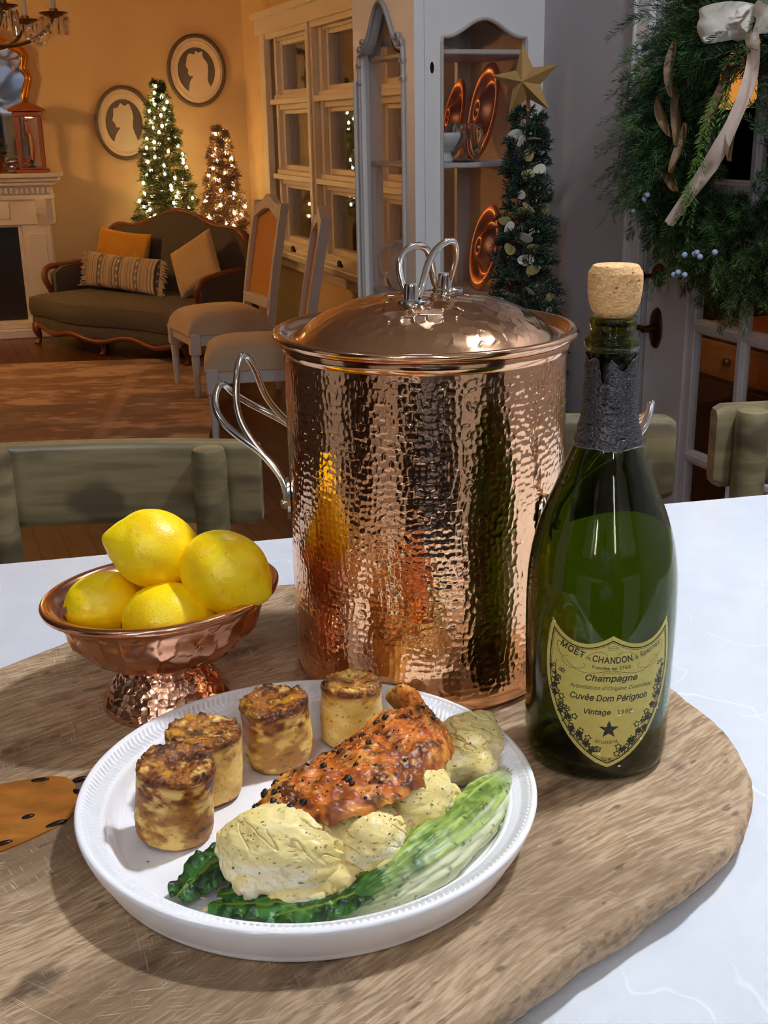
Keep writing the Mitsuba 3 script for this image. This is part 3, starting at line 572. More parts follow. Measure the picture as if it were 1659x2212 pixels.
# cork, resting in the bottle mouth
mat('cork', VC, 0.75)
def cork():
    kp = np.array([(0.0, 0.2960), (0.0095, 0.2962), (0.0103, 0.300), (0.0105, 0.3070), (0.0120, 0.3085), (0.0143, 0.3120), (0.0158, 0.3165), (0.0168, 0.3225), (0.0171, 0.3290), (0.0170, 0.3338), (0.0168, 0.3348), (0.0143, 0.3389), (0.0136, 0.3393), (0.0, 0.3396)])
    d_ = np.r_[0, np.cumsum(np.linalg.norm(np.diff(kp, axis=0), axis=1))]; u_ = np.linspace(0, d_[-1], 190); pr = np.column_stack([np.interp(u_, d_, kp[:, 0]), np.interp(u_, d_, kp[:, 1])])
    n = 260; TH, J = np.meshgrid(np.arange(n) * 2 * PI / n, np.arange(len(pr)), indexing='ij'); R, Z = pr[:, 0][J], pr[:, 1][J]
    q = np.stack([R * np.cos(TH), R * np.sin(TH), Z], -1)
    a = meshkit.fbm(q * [500, 500, 420], 3, 2); b = meshkit.fbm(q * [160, 160, 160], 3, 5); pit = sm(0.70, 0.80, meshkit.fbm(q * [260, 260, 330], 2, 8)) * sm(0.45, 0.6, b)
    R2 = R * (1 + (b - 0.5) * 0.03) - pit * 0.0007 - np.abs(a - 0.5) * 0.0006
    cc = mixc(lin(224, 182, 126), lin(200, 152, 96), sm(0.35, 0.65, meshkit.fbm(q * [700, 700, 1100], 3, 2))); cc = mixc(cc, lin(110, 66, 32), pit * 0.9); cc = mixc(cc, lin(148, 100, 56), sm(0.045, 0.0, np.abs(meshkit.fbm(q * [420, 420, 560], 2, 12) - 0.5)) * 0.55)
    return grid(np.stack([TX + R2 * np.cos(TH), TY + R2 * np.sin(TH), ZB + Z], -1), cu=True), cc.reshape(-1, 3)
cm, cc_ = cork(); add('cork', cm, 'cork', True, color=cc_); thing('cork', 'pale champagne cork pushed back into the bottle mouth', 'cork')
# ---------------------------------------------------------------- dinner plate
PX, PY, PR = -0.0514, 0.6416, 0.1443
ZP = ZB + 0.0082                       # the plate's floor
mat('porcelain', lin(238, 238, 240), 0.14, specular=0.55)
thing('dinner_plate', 'round white dinner plate with embossed chevron rim at the front of the board', 'plate')
pc = (PX, PY, ZB)
add('dinner_plate__dish', cat(lathe(smooth_path([(0.0, 0.003), (0.100, 0.003), (0.126, 0.0022), (0.1285, 0.0004), (0.1310, 0.0004), (0.1328, 0.0022), (0.1335, 0.0048), (0.1345, 0.0066), (0.1385, 0.0130), (0.1420, 0.0200), (0.1440, 0.0258), (0.1443, 0.0278), (0.1436, 0.0292), (0.1422, 0.0296), (0.1408, 0.0290), (0.1400, 0.0280)], 110), 360, pc),
    lathe(smooth_path([(0.1290, 0.0222), (0.1280, 0.0226), (0.1268, 0.0216), (0.1250, 0.0180), (0.1228, 0.0130), (0.1200, 0.0098), (0.1150, 0.0084), (0.09, 0.0082), (0.05, 0.0082), (0.0005, 0.0082)], 80), 360, pc)), 'porcelain', True)
def chevrons():
    N = 216; n, m = N * 10, 17
    TH, S = np.meshgrid(np.arange(n) * 2 * PI / n, np.linspace(0, 1, m), indexing='ij')
    R = 0.1400 + (0.1290 - 0.1400) * S; Z = 0.0280 + (0.0222 - 0.0280) * S
    f = (TH / (2 * PI) * N + 1.5 * np.abs(S - 0.48)) % 1.0
    h = (np.where(f < 0.62, f / 0.62, (1 - f) / 0.38)) * sm(0.0, 0.10, S) * sm(1.0, 0.90, S)
    Z = Z + h * 0.0021 - 0.0009 * sm(0.0, 0.1, S) * sm(1.0, 0.9, S)
    return grid(np.stack([PX + R * np.cos(TH), PY + R * np.sin(TH), ZB + Z], -1), cu=True)
lab(add('dinner_plate__chevron_border', chevrons(), 'porcelain', 35), 'embossed chevron border')

# ---------------------------------------------------------------- fried potatoes
mat('fried', VC, 0.48, specular=0.4)
def potato(cx, cy, R, H, seed, label, tilt=(0, 0), crust=0.5, up=0.0, ell=1.0):
    n, m = 230, 150
    TH, J = np.meshgrid(np.arange(n) * 2 * PI / n, np.linspace(0, 1, m), indexing='ij')
    c = 0.0055
    pr = smooth_path([(0.0, 0), (R * 0.6, 0.0002), (R - c * 1.0, 0.0004), (R - c * 0.3, c * 0.4), (R, c * 1.3), (R * 1.01, H * 0.5), (R * 0.985, H - c * 1.2), (R * 0.955, H - c * 0.3), (R - c * 1.4, H), (R * 0.55, H - 0.0004), (0.0, H - 0.001)], m)
    R0 = np.maximum(pr[:, 0], 0)[None].repeat(n, 0); Z = pr[:, 1][None].repeat(n, 0)
    q = np.stack([R0 * np.cos(TH), R0 * np.sin(TH) * ell, Z], -1); s7 = seed * 3.7
    edge = sm(R * 0.75, R * 0.97, R0) * sm(H - 0.008, H - 0.001, Z); top = sm(H - 0.0045, H - 0.0005, Z)
    lump = meshkit.fbm(q * 48 + s7, 3, seed) - 0.5; rough = meshkit.fbm(q * 330 + s7, 3, seed + 1) - 0.5
    a = np.arctan2(q[..., 1], q[..., 0]); facet = np.cos(5 * a + seed) * 0.014 + np.cos(3 * a + seed * 2) * 0.022
    k = 1 + facet * sm(0, 0.004, R0) + lump * 0.10
    q[..., 0] *= k; q[..., 1] *= k
    q[..., 2] += top * (rough * 0.0038 + lump * 0.0035) + edge * (rough * 0.004)
    rad = q[..., :2] / (np.linalg.norm(q[..., :2], axis=-1, keepdims=True) + 1e-9)
    q[..., :2] += rad * ((edge * 0.0030 * (rough + 0.1)) + rough * 0.0010)[..., None]
    hh = Z / H
    b1 = meshkit.fbm(q * 75 + s7 + 3, 4, seed + 5); b2 = meshkit.fbm(q * [150, 150, 240] + s7, 3, seed + 6); b3 = meshkit.fbm(q * 420, 2, seed + 8)
    col = mixc(lin(226, 188, 104), lin(208, 160, 66), sm(0.3, 0.7, b1)); col = mixc(col, lin(238, 208, 130), sm(0.52, 0.75, b2) * 0.6)
    pt = sm(0.55 - 0.33 * crust, 0.80 - 0.33 * crust, b1 + (b2 - 0.5) * 0.5)
    brown = np.maximum.reduce([edge * 1.15 * sm(0.25, 0.5, b2 + 0.2), top * sm(0.30, 0.62, b1 + (b3 - 0.5) * 0.5), sm(0.08, 0.0, hh) * sm(0.35, 0.6, b2 + 0.1), (sm(0.62, 0.95, hh) * 0.9 + 0.85 * crust) * pt])
    col = mixc(col, lin(150, 88, 32), np.clip(brown * 1.25, 0, 1)); col = mixc(col, lin(92, 48, 18), sm(0.55, 1.0, brown) * sm(0.38, 0.62, b2 + edge * 0.12)); col = mixc(col, lin(44, 22, 10), sm(0.60, 0.78, b2) * np.clip(brown, 0, 1) * 0.9)
    sp = sm(0.74, 0.80, meshkit.fbm(q * 520 + 9, 2, seed + 11)); col = mixc(col, lin(80, 46, 18), sp * 0.7)
    hl = top * sm(0.56, 0.74, b1) ; col = mixc(col, lin(206, 146, 40), hl * 0.75)
    v = q.reshape(-1, 3) @ (rx(tilt[0]) @ ry(tilt[1])).T; v[:, 2] -= v[:, 2].min()
    k = add('fried_potato', M(v + [cx, cy, ZP + 0.0002], grid(q, cu=True).faces), 'fried', True, color=np.clip(col, 0, 1).reshape(-1, 3)); thing(k, label, 'potato', 'fried potatoes along the back of the plate')
potato(-0.1335, 0.619, 0.0235, 0.051, 1, 'browned potato cylinder nearest the left edge of the plate, in front of another', (0.05, 0.10), 0.78)
potato(-0.1205, 0.665, 0.0245, 0.046, 2, 'browned potato half hidden behind the front potato at the left of the plate', (-0.03, 0.03), 0.35)
potato(-0.0755, 0.706, 0.0235, 0.047, 3, 'dark crusted potato second from the pot in the row on the plate', (0.04, -0.05), 0.70)
potato(-0.0260, 0.731, 0.0215, 0.046, 4, 'paler potato at the back of the plate against the chicken', (-0.02, 0.03), 0.15)

# ---------------------------------------------------------------- chicken on grilled lettuce
mat('meat', VC, 0.40, specular=0.45)
mat('skin_crisp', VC, 0.40, specular=0.45)
mat('pepper', lin(26, 22, 20), 0.45)
mat('seeds', lin(226, 170, 96), 0.5)
mat('herb', lin(92, 90, 48), 0.7)
thing('chicken_breast', 'carved chicken breast with peppered orange skin lying on the lettuce on the plate', 'chicken')
def meat(name, c, rad, axis, seed, sauce=0.5, floor=0.0, lump=0.16, fibre=0.5, label=None, sub=6):
    m = ico(sub); v = np.array(m.vertices)
    e = 0.72; w = np.sign(v) * np.abs(v) ** e; v = w / np.linalg.norm(w, axis=1, keepdims=True) * np.linalg.norm(v, axis=1, keepdims=True) * (1 + 0.10 * (np.abs(v).max(1) - 0.75)[:, None])
    q = v * rad; s7 = seed * 5.1
    n1 = meshkit.fbm(q * 42 + s7, 4, seed) - 0.5; n2 = meshkit.fbm(q @ np.array([[.8, .6, 0], [-.6, .8, 0], [0, 0, 1]]) * [60, 340, 200] + s7, 3, seed + 1) - 0.5; n3 = np.abs(meshkit.fbm(q @ np.array([[.75, 0, .66], [0, 1, 0], [-.66, 0, .75]]) * [36, 60, 150] + s7, 2, seed + 2) - 0.5)
    k = 1 + n1 * lump * 2.8 + n2 * 0.07 * fibre - sm(0.026, 0.0, n3) * 0.11 * fibre * sm(0.44, 0.58, meshkit.fbm(q * 30 + s7, 2, seed + 9))
    q = q * k[:, None]
    a = math.atan2(axis[1], axis[0]); q = q @ (rz(a) @ ry(-math.asin(axis[2] if len(axis) > 2 else 0))).T + c
    q[:, 2] = np.maximum(q[:, 2], ZP + floor)
    up = v[:, 2] + n1 * 0.9
    col = mixc(lin(246, 230, 190), lin(232, 206, 150), sm(0.35, 0.65, n1 * 1.4 + 0.5)); col = mixc(col, lin(250, 242, 218), sm(0.05, 0.22, n2))
    col = mixc(col, lin(214, 172, 128), sm(0.022, 0.0, n3) * 0.65)
    sa = sm(0.62 - 0.5 * sauce, 0.85 - 0.4 * sauce, up * 0.5 + 0.5 + n1 * 0.6); col = mixc(col, lin(238, 216, 132), sa * 0.75)
    sp = sm(0.71, 0.76, meshkit.fbm(q * 560, 2, seed + 7)); col = mixc(col, lin(124, 112, 60), sp * (0.3 + 0.5 * sa))
    k_ = add('chicken_breast__' + name, M(q, m.faces), 'meat', True, color=np.clip(col, 0, 1))
    if label: lab(k_, label)
    return k_
mk = meat('meat_slice', (-0.058, 0.566, ZP + 0.024), (0.041, 0.027, 0.0265), (0.95, 0.12, -0.06), 1, 0.68, 0.004, 0.13, 0.6, 'thick yellow-sauced slice at the front')
meat('meat_slice', (-0.0145, 0.574, ZP + 0.026), (0.0225, 0.0265, 0.0240), (0.80, 0.45, 0.1), 2, 0.45, 0.006, 0.15, 1.0)
meat('meat_slice', (0.017, 0.607, ZP + 0.026), (0.0245, 0.020, 0.024), (0.70, 0.70, 0.0), 3, 0.35, 0.006, 0.18, 1.2)
meat('meat_slice', (0.051, 0.683, ZP + 0.021), (0.033, 0.022, 0.0215), (0.55, 0.83, 0.0), 4, 0.22, 0.0, 0.18, 1.3, 'herbed pale end piece beside the rim')
meat('breast_body', (-0.016, 0.628, ZP + 0.020), (0.082, 0.036, 0.0255), (0.64, 0.77, 0.0), 5, 0.5, 0.0, 0.08, 0.6)
def flake(c, L, w, th, ax, seed):
    r = np.random.default_rng(seed); n, m = 26, 14; S, V = np.meshgrid(np.linspace(0, 1, n), np.linspace(-1, 1, m), indexing='ij')
    ax = np.asarray(ax, float) / np.linalg.norm(ax); s = np.cross(ax, [0.3, 0.5, 0.8]); s /= np.linalg.norm(s); u = np.cross(s, ax)
    W = w * (0.55 + 0.45 * np.sin(PI * np.clip(S, 0.03, 0.97))) * (0.8 + 0.5 * meshkit.noise(np.stack([S * 5 + seed, S * 0, S * 0], -1)))
    rag = (meshkit.fbm(np.stack([V * 5 + seed, V * 0, V * 0], -1), 3, seed) - 0.5) * 0.5
    P = np.asarray(c) + ax * ((S + rag * np.abs(S - 0.5)) * L - L / 2)[..., None] + s * (W * V)[..., None] + u * (0.25 * w * (1 - V ** 2) + (meshkit.fbm(np.stack([S * 3, V * 6 + seed, 0 * S], -1), 3, seed) - 0.5) * th * 2.2)[..., None]
    a = grid(P); b = grid(P - u * th * (1 - np.abs(V) ** 3)[..., None]); P2 = np.asarray(a.vertices)
    col = mixc(lin(250, 240, 214), lin(232, 208, 156), np.clip(meshkit.fbm(np.stack([S * 2, V * 9 + seed, 0 * S], -1), 3, seed + 1) * 1.6 - 0.3, 0, 1)).reshape(-1, 3)
    q = cat(a, M(b.vertices, np.asarray(b.faces)[:, ::-1])); v = np.asarray(q.vertices); v[:, 2] = np.maximum(v[:, 2], ZP + 0.0008); return M(v, q.faces), np.vstack([col, col])
for i, (x, y, z, a_, b_, c_, ax) in enumerate(((-0.030, 0.5505, .012, .014, .008, .0115, (.9, .2, .3)), (-0.003, 0.5590, .018, .012, .008, .0150, (.4, .3, .6)), (0.008, 0.5680, .014, .011, .007, .0120, (.5, .5, -.4)), (0.021, 0.5890, .014, .012, .007, .0130, (.5, .5, .5)), (0.033, 0.6000, .007, .013, .006, .0065, (.9, .3, -.1)),
    (0.036, 0.6200, .018, .012, .008, .0125, (.5, .8, .2)), (-0.080, 0.5520, .014, .011, .009, .0120, (.3, -.6, .4)), (0.062, 0.6640, .016, .011, .009, .0120, (.4, .8, .2)), (0.070, 0.6900, .012, .009, .010, .0110, (.3, .9, 0)), (-0.052, 0.5430, .008, .016, .006, .0075, (1, 0, .1)))):
    meat('meat_shred', (x, y, ZP + z), (a_, b_, c_), nrm_(ax), 60 + i, 0.05 if i % 3 else 0.3, 0.0, 0.22, 2.0, None, 4)
for i, (x, y, z, L, w, ax) in enumerate(((0.030, 0.5930, .010, .018, .0036, (.8, .1, -.5)), (0.039, 0.6040, .005, .016, .0030, (1, -.1, .0)), (0.026, 0.5860, .012, .014, .0036, (.5, -.3, -.7)), (0.066, 0.6600, .012, .014, .0036, (.5, -.3, -.7)), (0.010, 0.5630, .007, .016, .0040, (.5, -.4, -.7)), (-0.094, 0.5440, .004, .014, .0035, (.2, 1, .2)), (0.040, 0.6150, .014, .014, .0035, (.6, -.3, -.6)))):
    fm2, fc2 = flake((x, y, ZP + z), L, w, 0.0018, ax, 40 + i); add('chicken_breast__meat_flake', fm2, 'meat', True, color=np.clip(fc2, 0, 1))
def skin():
    U = smooth_path([(-.090, .588, .026), (-.072, .606, .034), (-.046, .642, .036), (-.018, .674, .040), (-.003, .704, .042), (.008, .722, .036)], 150)
    L = smooth_path([(-.088, .580, .024), (-.058, .566, .046), (-.014, .561, .051), (.011, .580, .052), (.033, .616, .048), (.038, .668, .038)], 150)
    n, m = 150, 110
    S, Tt = np.meshgrid(np.linspace(0, 1, n), np.linspace(0, 1, m), indexing='ij')
    P = U[:, None] * (1 - Tt[..., None]) + L[:, None] * Tt[..., None]
    P = P + (meshkit.fbm(np.stack([S * 9, Tt * 1.5, 0 * S], -1), 3, 2) - 0.5)[..., None] * np.array([0.012, 0.012, 0]) * (np.abs(Tt - 0.5) * 2)[..., None] ** 2
    cut = 0.028 * np.exp(-((S - 0.83) / 0.05) ** 2) * sm(0.5, 0.0, Tt)
    P[..., 0] += cut * 0.75; P[..., 1] -= cut * 0.55
    P[..., 2] += np.sin(PI * Tt) ** 0.7 * (0.013 * sm(0, 0.3, S) + 0.002)
    P[..., 2] += 0.006 * sm(0.80, 0.93, S) * sm(0.75, 0.2, Tt)
    q = P * 1.0
    n1 = meshkit.fbm(q * 60, 4, 21) - 0.5; n2 = meshkit.fbm(q * 190, 3, 22) - 0.5; n3 = meshkit.fbm(q * 480, 2, 23) - 0.5
    P[..., 2] += n1 * 0.0100 + n2 * 0.0046 + n3 * 0.0020; P[..., 1] += n1 * 0.004; P[..., 0] += n2 * 0.002
    e = np.minimum(np.minimum(S, 1 - S) * 6, np.minimum(Tt, 1 - Tt) * 9).clip(0, 1)
    P[..., 2] -= (1 - e) ** 2 * 0.003
    low = P.copy(); low[..., 2] -= 0.0035 * e + 0.0004
    col = mixc(lin(206, 112, 36), lin(164, 76, 24), sm(0.35, 0.65, n2 * 1.6 + 0.5)); col = mixc(col, lin(226, 150, 60), sm(0.04, 0.22, n1)); 
    b = meshkit.fbm(q * 75, 4, 31); col = mixc(col, lin(112, 58, 24), sm(0.48, 0.64, b) * 0.8); col = mixc(col, lin(60, 30, 14), sm(0.58, 0.72, meshkit.fbm(q * 150, 3, 33)) * 0.85); col = mixc(col, lin(222, 160, 84), sm(0.62, 0.74, meshkit.fbm(q * 260, 3, 39)) * 0.6)
    col = mixc(col, lin(54, 26, 12), sm(0.30, 0.0, Tt) * sm(0.45, 0.62, meshkit.fbm(q * 110, 3, 35)) * 0.8)
    col = mixc(col, lin(196, 150, 90), sm(0.70, 0.78, meshkit.fbm(q * 420, 2, 37)) * 0.7)
    a = grid(P + [0, 0, ZP]); bb = grid(low + [0, 0, ZP]); bb = M(bb.vertices, np.asarray(bb.faces)[:, ::-1])
    i = np.arange(n - 1); rim = []
    for idx in (np.arange(n) * m, np.arange(n) * m + m - 1, np.arange(m), (n - 1) * m + np.arange(m)):
        x, y = idx[:-1], idx[1:]; rim += [np.stack([x, y, y + n * m], 1), np.stack([x, y + n * m, x + n * m], 1)]
    mm = cat(a, bb); mm = M(mm.vertices, np.vstack([mm.faces] + rim))
    return mm, np.vstack([col.reshape(-1, 3)] * 2), P + [0, 0, ZP]
sk, sc_, SP = skin(); kk = add('chicken_breast__skin', sk, 'skin_crisp', True, color=np.clip(sc_, 0, 1)); lab(kk, 'crisp orange skin covered in pepper')
pr_ = np.random.default_rng(5); Nn = np.cross(np.gradient(SP, axis=0), np.gradient(SP, axis=1)); Nn /= np.linalg.norm(Nn, axis=-1, keepdims=True); Nn *= np.sign(Nn[..., 2:3])
def crumbs(n, r0, r1, flat, lo=(0.06, 0.06), hi=(0.97, 0.94), clump=0.0, seed=1):
    r = np.random.default_rng(seed); out_ = []
    while len(out_) < n:
        i, j = int((lo[0] + (hi[0] - lo[0]) * r.random()) * SP.shape[0]), int((lo[1] + (hi[1] - lo[1]) * r.random()) * SP.shape[1])
        i = min(i, SP.shape[0] - 1); j = min(j, SP.shape[1] - 1); p = SP[i, j]
        if clump and meshkit.fbm(p * 95, 2, 44) < clump: continue
        s = r0 + (r1 - r0) * r.random() ** 2; m = ico(1); v = np.array(m.vertices) * (1 + r.normal(0, 0.16, (42, 1))) * [s, s * (0.7 + 0.4 * r.random()), s * flat]
        out_.append(M(v @ (align((0, 0, 1), Nn[i, j]) @ rz(r.random() * 6)).T + p + Nn[i, j] * s * flat * 0.5, m.faces))
    return out_
for m in crumbs(46, 0.0011, 0.0026, 0.75, clump=0.44, seed=3): add(kk + '__peppercorn', m, 'pepper', 60)
sk2 = add(kk + '__cracked_pepper', cat(crumbs(170, 0.0004, 0.0011, 0.6, clump=0.40, seed=4)), 'pepper', 60); lab(sk2, None, 'stuff')
sk3 = add(kk + '__spice_seeds', cat(crumbs(190, 0.0004, 0.0009, 0.6, clump=0.45, seed=6)), 'seeds', 60); lab(sk3, None, 'stuff')

mat('lettuce', VC, 0.42, specular=0.4)
thing('grilled_lettuce', 'grilled romaine lettuce wedge under the chicken with pale rib and dark wilted leaves', 'lettuce')
def rib():
    c = smooth_path([(.0835, .672, .006), (.066, .642, .008), (.045, .607, .011), (.020, .572, .012), (-.008, .546, .009), (-.034, .534, .004)], 150)
    w = np.interp(np.linspace(0, 1, 150), [0, 0.05, 0.3, 0.6, 0.85, 1], [0.006, 0.0100, 0.0165, 0.0185, 0.0140, 0.005])
    n, m = 150, 70; t = np.gradient(c, axis=0); t[:, 2] = 0; t /= np.linalg.norm(t, axis=1, keepdims=True)
    s = np.stack([t[:, 1], -t[:, 0], 0 * t[:, 0]], 1)       # outwards: to the rim
    s *= np.sign((s @ np.array([0.7, -0.7, 0])))[:, None]
    A = np.linspace(-0.35 * PI, 0.96 * PI, m)[None]
    hgt = w * 0.95
    P = c[:, None] + s[:, None] * (w[:, None] * np.cos(A))[..., None] + np.array([0, 0, 1.0]) * ((hgt[:, None] * np.sin(A)) )[..., None]
    q = P.copy(); S = np.linspace(0, 1, n)[:, None] * np.ones((1, m)); AA = (A + 0.35 * PI) / (1.31 * PI) * np.ones((n, 1))
    g = meshkit.fbm(np.stack([S * 8, AA * 26, 0 * S], -1), 3, 2) - 0.5; g2 = meshkit.fbm(q * 130, 3, 3) - 0.5
    P += (s[:, None] * np.cos(A)[..., None] + np.array([0, 0, 1.0]) * np.sin(A)[..., None]) * ((g * 0.0045 + g2 * 0.0045 * sm(0.3, 1, S)))[..., None]
    P[..., 2] = np.maximum(P[..., 2] + ZP, ZP + 0.0006)
    pale = sm(0.54, 0.26, AA + g * 0.35) ; pale = np.maximum(pale, sm(0.22, 0.02, S))
    col = mixc(lin(134, 156, 68), lin(86, 118, 42), sm(0.35, 0.65, g2 + 0.5)); col = mixc(col, lin(178, 200, 104), sm(0.05, 0.25, g) * 0.8)
    col = mixc(col, lin(214, 214, 178), pale * 0.92); col = mixc(col, lin(40, 84, 26), sm(0.62, 0.95, S + g2 * 0.5) * (1 - pale * 0.75))
    col = mixc(col, lin(190, 170, 140), sm(0.06, 0.0, S) * 0.6)
    sp = sm(0.70, 0.78, meshkit.fbm(q * 300, 2, 9)); col = mixc(col, lin(60, 52, 34), sp * 0.75)
    a = grid(P); return a, col.reshape(-1, 3)
rm, rc = rib(); lab(add('grilled_lettuce__rib', rm, 'lettuce', True, color=np.clip(rc, 0, 1)), 'pale rib with bright green fold')
def leaf(path, w, seed, dark, z0=0.004, ruff=0.006, tip=None):
    n, m = 120, 46; c = smooth_path(path, n); S, V = np.meshgrid(np.linspace(0, 1, n), np.linspace(-1, 1, m), indexing='ij')
    t = np.gradient(c, axis=0); t /= np.linalg.norm(t, axis=1, keepdims=True); s = np.stack([-t[:, 1], t[:, 0], 0 * t[:, 0]], 1)
    W = w * np.sin(PI * np.clip(S * 0.92 + 0.06, 0, 1)) ** 0.6
    P = c[:, None] + s[:, None] * (W * V)[..., None]
    q = P.copy(); g = meshkit.fbm(q * 70 + seed, 3, seed) - 0.5; g2 = meshkit.fbm(q * 220 + seed, 3, seed + 1) - 0.5
    P[..., 2] += 0.004 * (1 - V ** 2) + np.abs(g) * ruff * 2 * (0.3 + np.abs(V)) + g2 * 0.004
    P[..., :2] += (g * 0.010 * np.abs(V))[..., None]
    P[..., 2] = np.maximum(P[..., 2] + ZP, ZP + 0.0006 + 0.0004 * (seed % 3))
    vein = sm(0.16, 0.02, np.abs(V) + g * 0.1); col = mixc(lin(46, 92, 30), lin(18, 44, 16), sm(0.35, 0.65, g2 + 0.5)) * (1.0 if dark else 1.6)
    col = mixc(col, lin(128, 150, 40), vein * 0.6); col = mixc(col, lin(92, 142, 44), sm(0.08, 0.25, g) * 0.6)
    add('grilled_lettuce__leaf', grid(P), 'lettuce', True, color=np.clip(col, 0, 1).reshape(-1, 3))
leaf([(-.120, .546, .004), (-.112, .562, .006), (-.098, .584, .008), (-.082, .606, .006)], 0.013, 1, True, ruff=0.010)
leaf([(-.116, .553, .003), (-.104, .566, .010), (-.090, .575, .014), (-.070, .580, .012)], 0.016, 2, True, ruff=0.012)
leaf([(-.102, .541, .002), (-.082, .538, .005), (-.058, .5375, .005), (-.034, .541, .004)], 0.009, 3, False, ruff=0.006)
leaf([(-.098, .549, .002), (-.078, .552, .006), (-.056, .553, .006)], 0.012, 4, True, ruff=0.008)
leaf([(-.066, .531, .002), (-.046, .530, .006), (-.024, .536, .010), (.002, .552, .012)], 0.011, 5, True, ruff=0.011)
leaf([(-.030, .541, .006), (-.012, .552, .016), (.006, .570, .018)], 0.012, 7, True, ruff=0.010)
# herbs and crumbs scattered over the dish
def scatter(n, seed, fn, r0, r1, flat=0.35, long=2.2):
    r = np.random.default_rng(seed); out_ = []
    for _ in range(n):
        p = np.array(fn(r)); s = r0 + (r1 - r0) * r.random(); m = ico(1); v = np.array(m.vertices) * (1 + r.normal(0, 0.18, (42, 1))) * [s * long * (0.5 + r.random()), s, s * flat]
        out_.append(M(v @ rz(r.random() * 6).T + p, m.faces))
    return cat(out_)
MEATV = np.vstack([np.asarray(meshkit.WRITTEN[scene[k]['filename']][0]) for k in scene if k.startswith('chicken_breast__meat_slice')])
MEATV = MEATV[MEATV[:, 2] > ZP + 0.018]
hk = add('chicken_breast__dried_herbs', scatter(110, 8, lambda r: MEATV[r.integers(len(MEATV))], 0.0003, 0.0006, 0.5), 'herb', 60); lab(hk, None, 'stuff')
mat('crumb_pale', lin(236, 214, 166), 0.6); mat('crumb_dark', lin(74, 42, 20), 0.6)
def rim_spot(r):
    a = r.choice([-0.35, -0.2, 0.1, -1.0, -2.0]) + r.normal(0, 0.12); q = 0.108 + r.normal(0, 0.005); return (PX + q * math.cos(a), PY + q * math.sin(a), ZP + 0.0006)
key = add('dish_crumbs', cat(scatter(16, 9, rim_spot, 0.0005, 0.0020, 0.5, 1.6), scatter(40, 10, lambda r: (PX + r.normal(0.02, 0.055), PY + r.normal(-0.06, 0.02), ZP + 0.0004), 0.0003, 0.0008)), 'crumb_pale', 60)
labels[key] = {'label': 'pale chicken crumbs scattered on the white plate floor', 'kind': 'stuff', 'category': 'crumbs'}
key = add('browned_crumbs', cat(scatter(22, 12, lambda r: (PX + r.normal(-0.02, 0.06), PY + r.normal(-0.02, 0.05), ZP + 0.0004), 0.0003, 0.0009), scatter(3, 13, lambda r: (-0.108 + r.normal(0, 0.003), 0.594 + r.normal(0, 0.002), ZP + 0.0008), 0.0010, 0.0018)), 'crumb_dark', 60)
labels[key] = {'label': 'dark browned potato crumbs scattered between the potatoes and chicken', 'kind': 'stuff', 'category': 'crumbs'}
# ---------------------------------------------------------------- windows on the long wall
def loc(p, d, n): 
    R = np.stack([d, n, [0, 0, 1.0]], 1)
    return lambda m, off=(0, 0, 0): xf(m, R, np.asarray(p) + R @ np.asarray(off, float))
WL = loc(CORNER, Rd, Rn)
scene['m_pane'] = {'type': 'thindielectric', 'int_ior': 2.1, 'ext_ior': 1.0}
scene['m_pane_clear'] = {'type': 'thindielectric', 'int_ior': 1.4, 'ext_ior': 1.0}
def sheet(a0, a1, z0, z1, y=0.0):
    return M([[a0, y, z0], [a1, y, z0], [a1, y, z1], [a0, y, z1]], [[0, 1, 2], [0, 2, 3]])
PANE_YAW = math.radians(-2.2)      # the old sashes hang slightly out of true
mat('trim_paint', lin(222, 210, 192), 0.45)
mat('night', lin(12, 12, 14), 0.9)
struct('window_1', 'bank of deep framed windows with reflected tree lights')
cols = [(W0, W0 + 0.96), (W0 + 0.96, W0 + 1.90), (W0 + 1.90, W0 + 2.82)]
rows = [(0.60, 1.055), (1.055, 1.515), (1.515, 1.93)]
add('window_1__casing', WL(cat(bx(W0 - 0.10, W0 + 0.02, 0, 0.045, 0.55, 1.98), bx(W0 - 0.14, 3.6, 0, 0.06, 1.93, 2.02), bx(W0 - 0.16, 3.6, 0, 0.085, 2.02, 2.06), bx(W0 - 0.12, 3.6, 0, 0.03, 1.90, 1.935))), 'trim_paint')
add('window_1__sill', WL(cat(bx(W0 - 0.14, 3.7, -0.12, 0.09, 0.565, 0.605, 0.006), bx(W0 - 0.1, 3.6, 0, 0.035, 0.49, 0.565))), 'trim_paint')
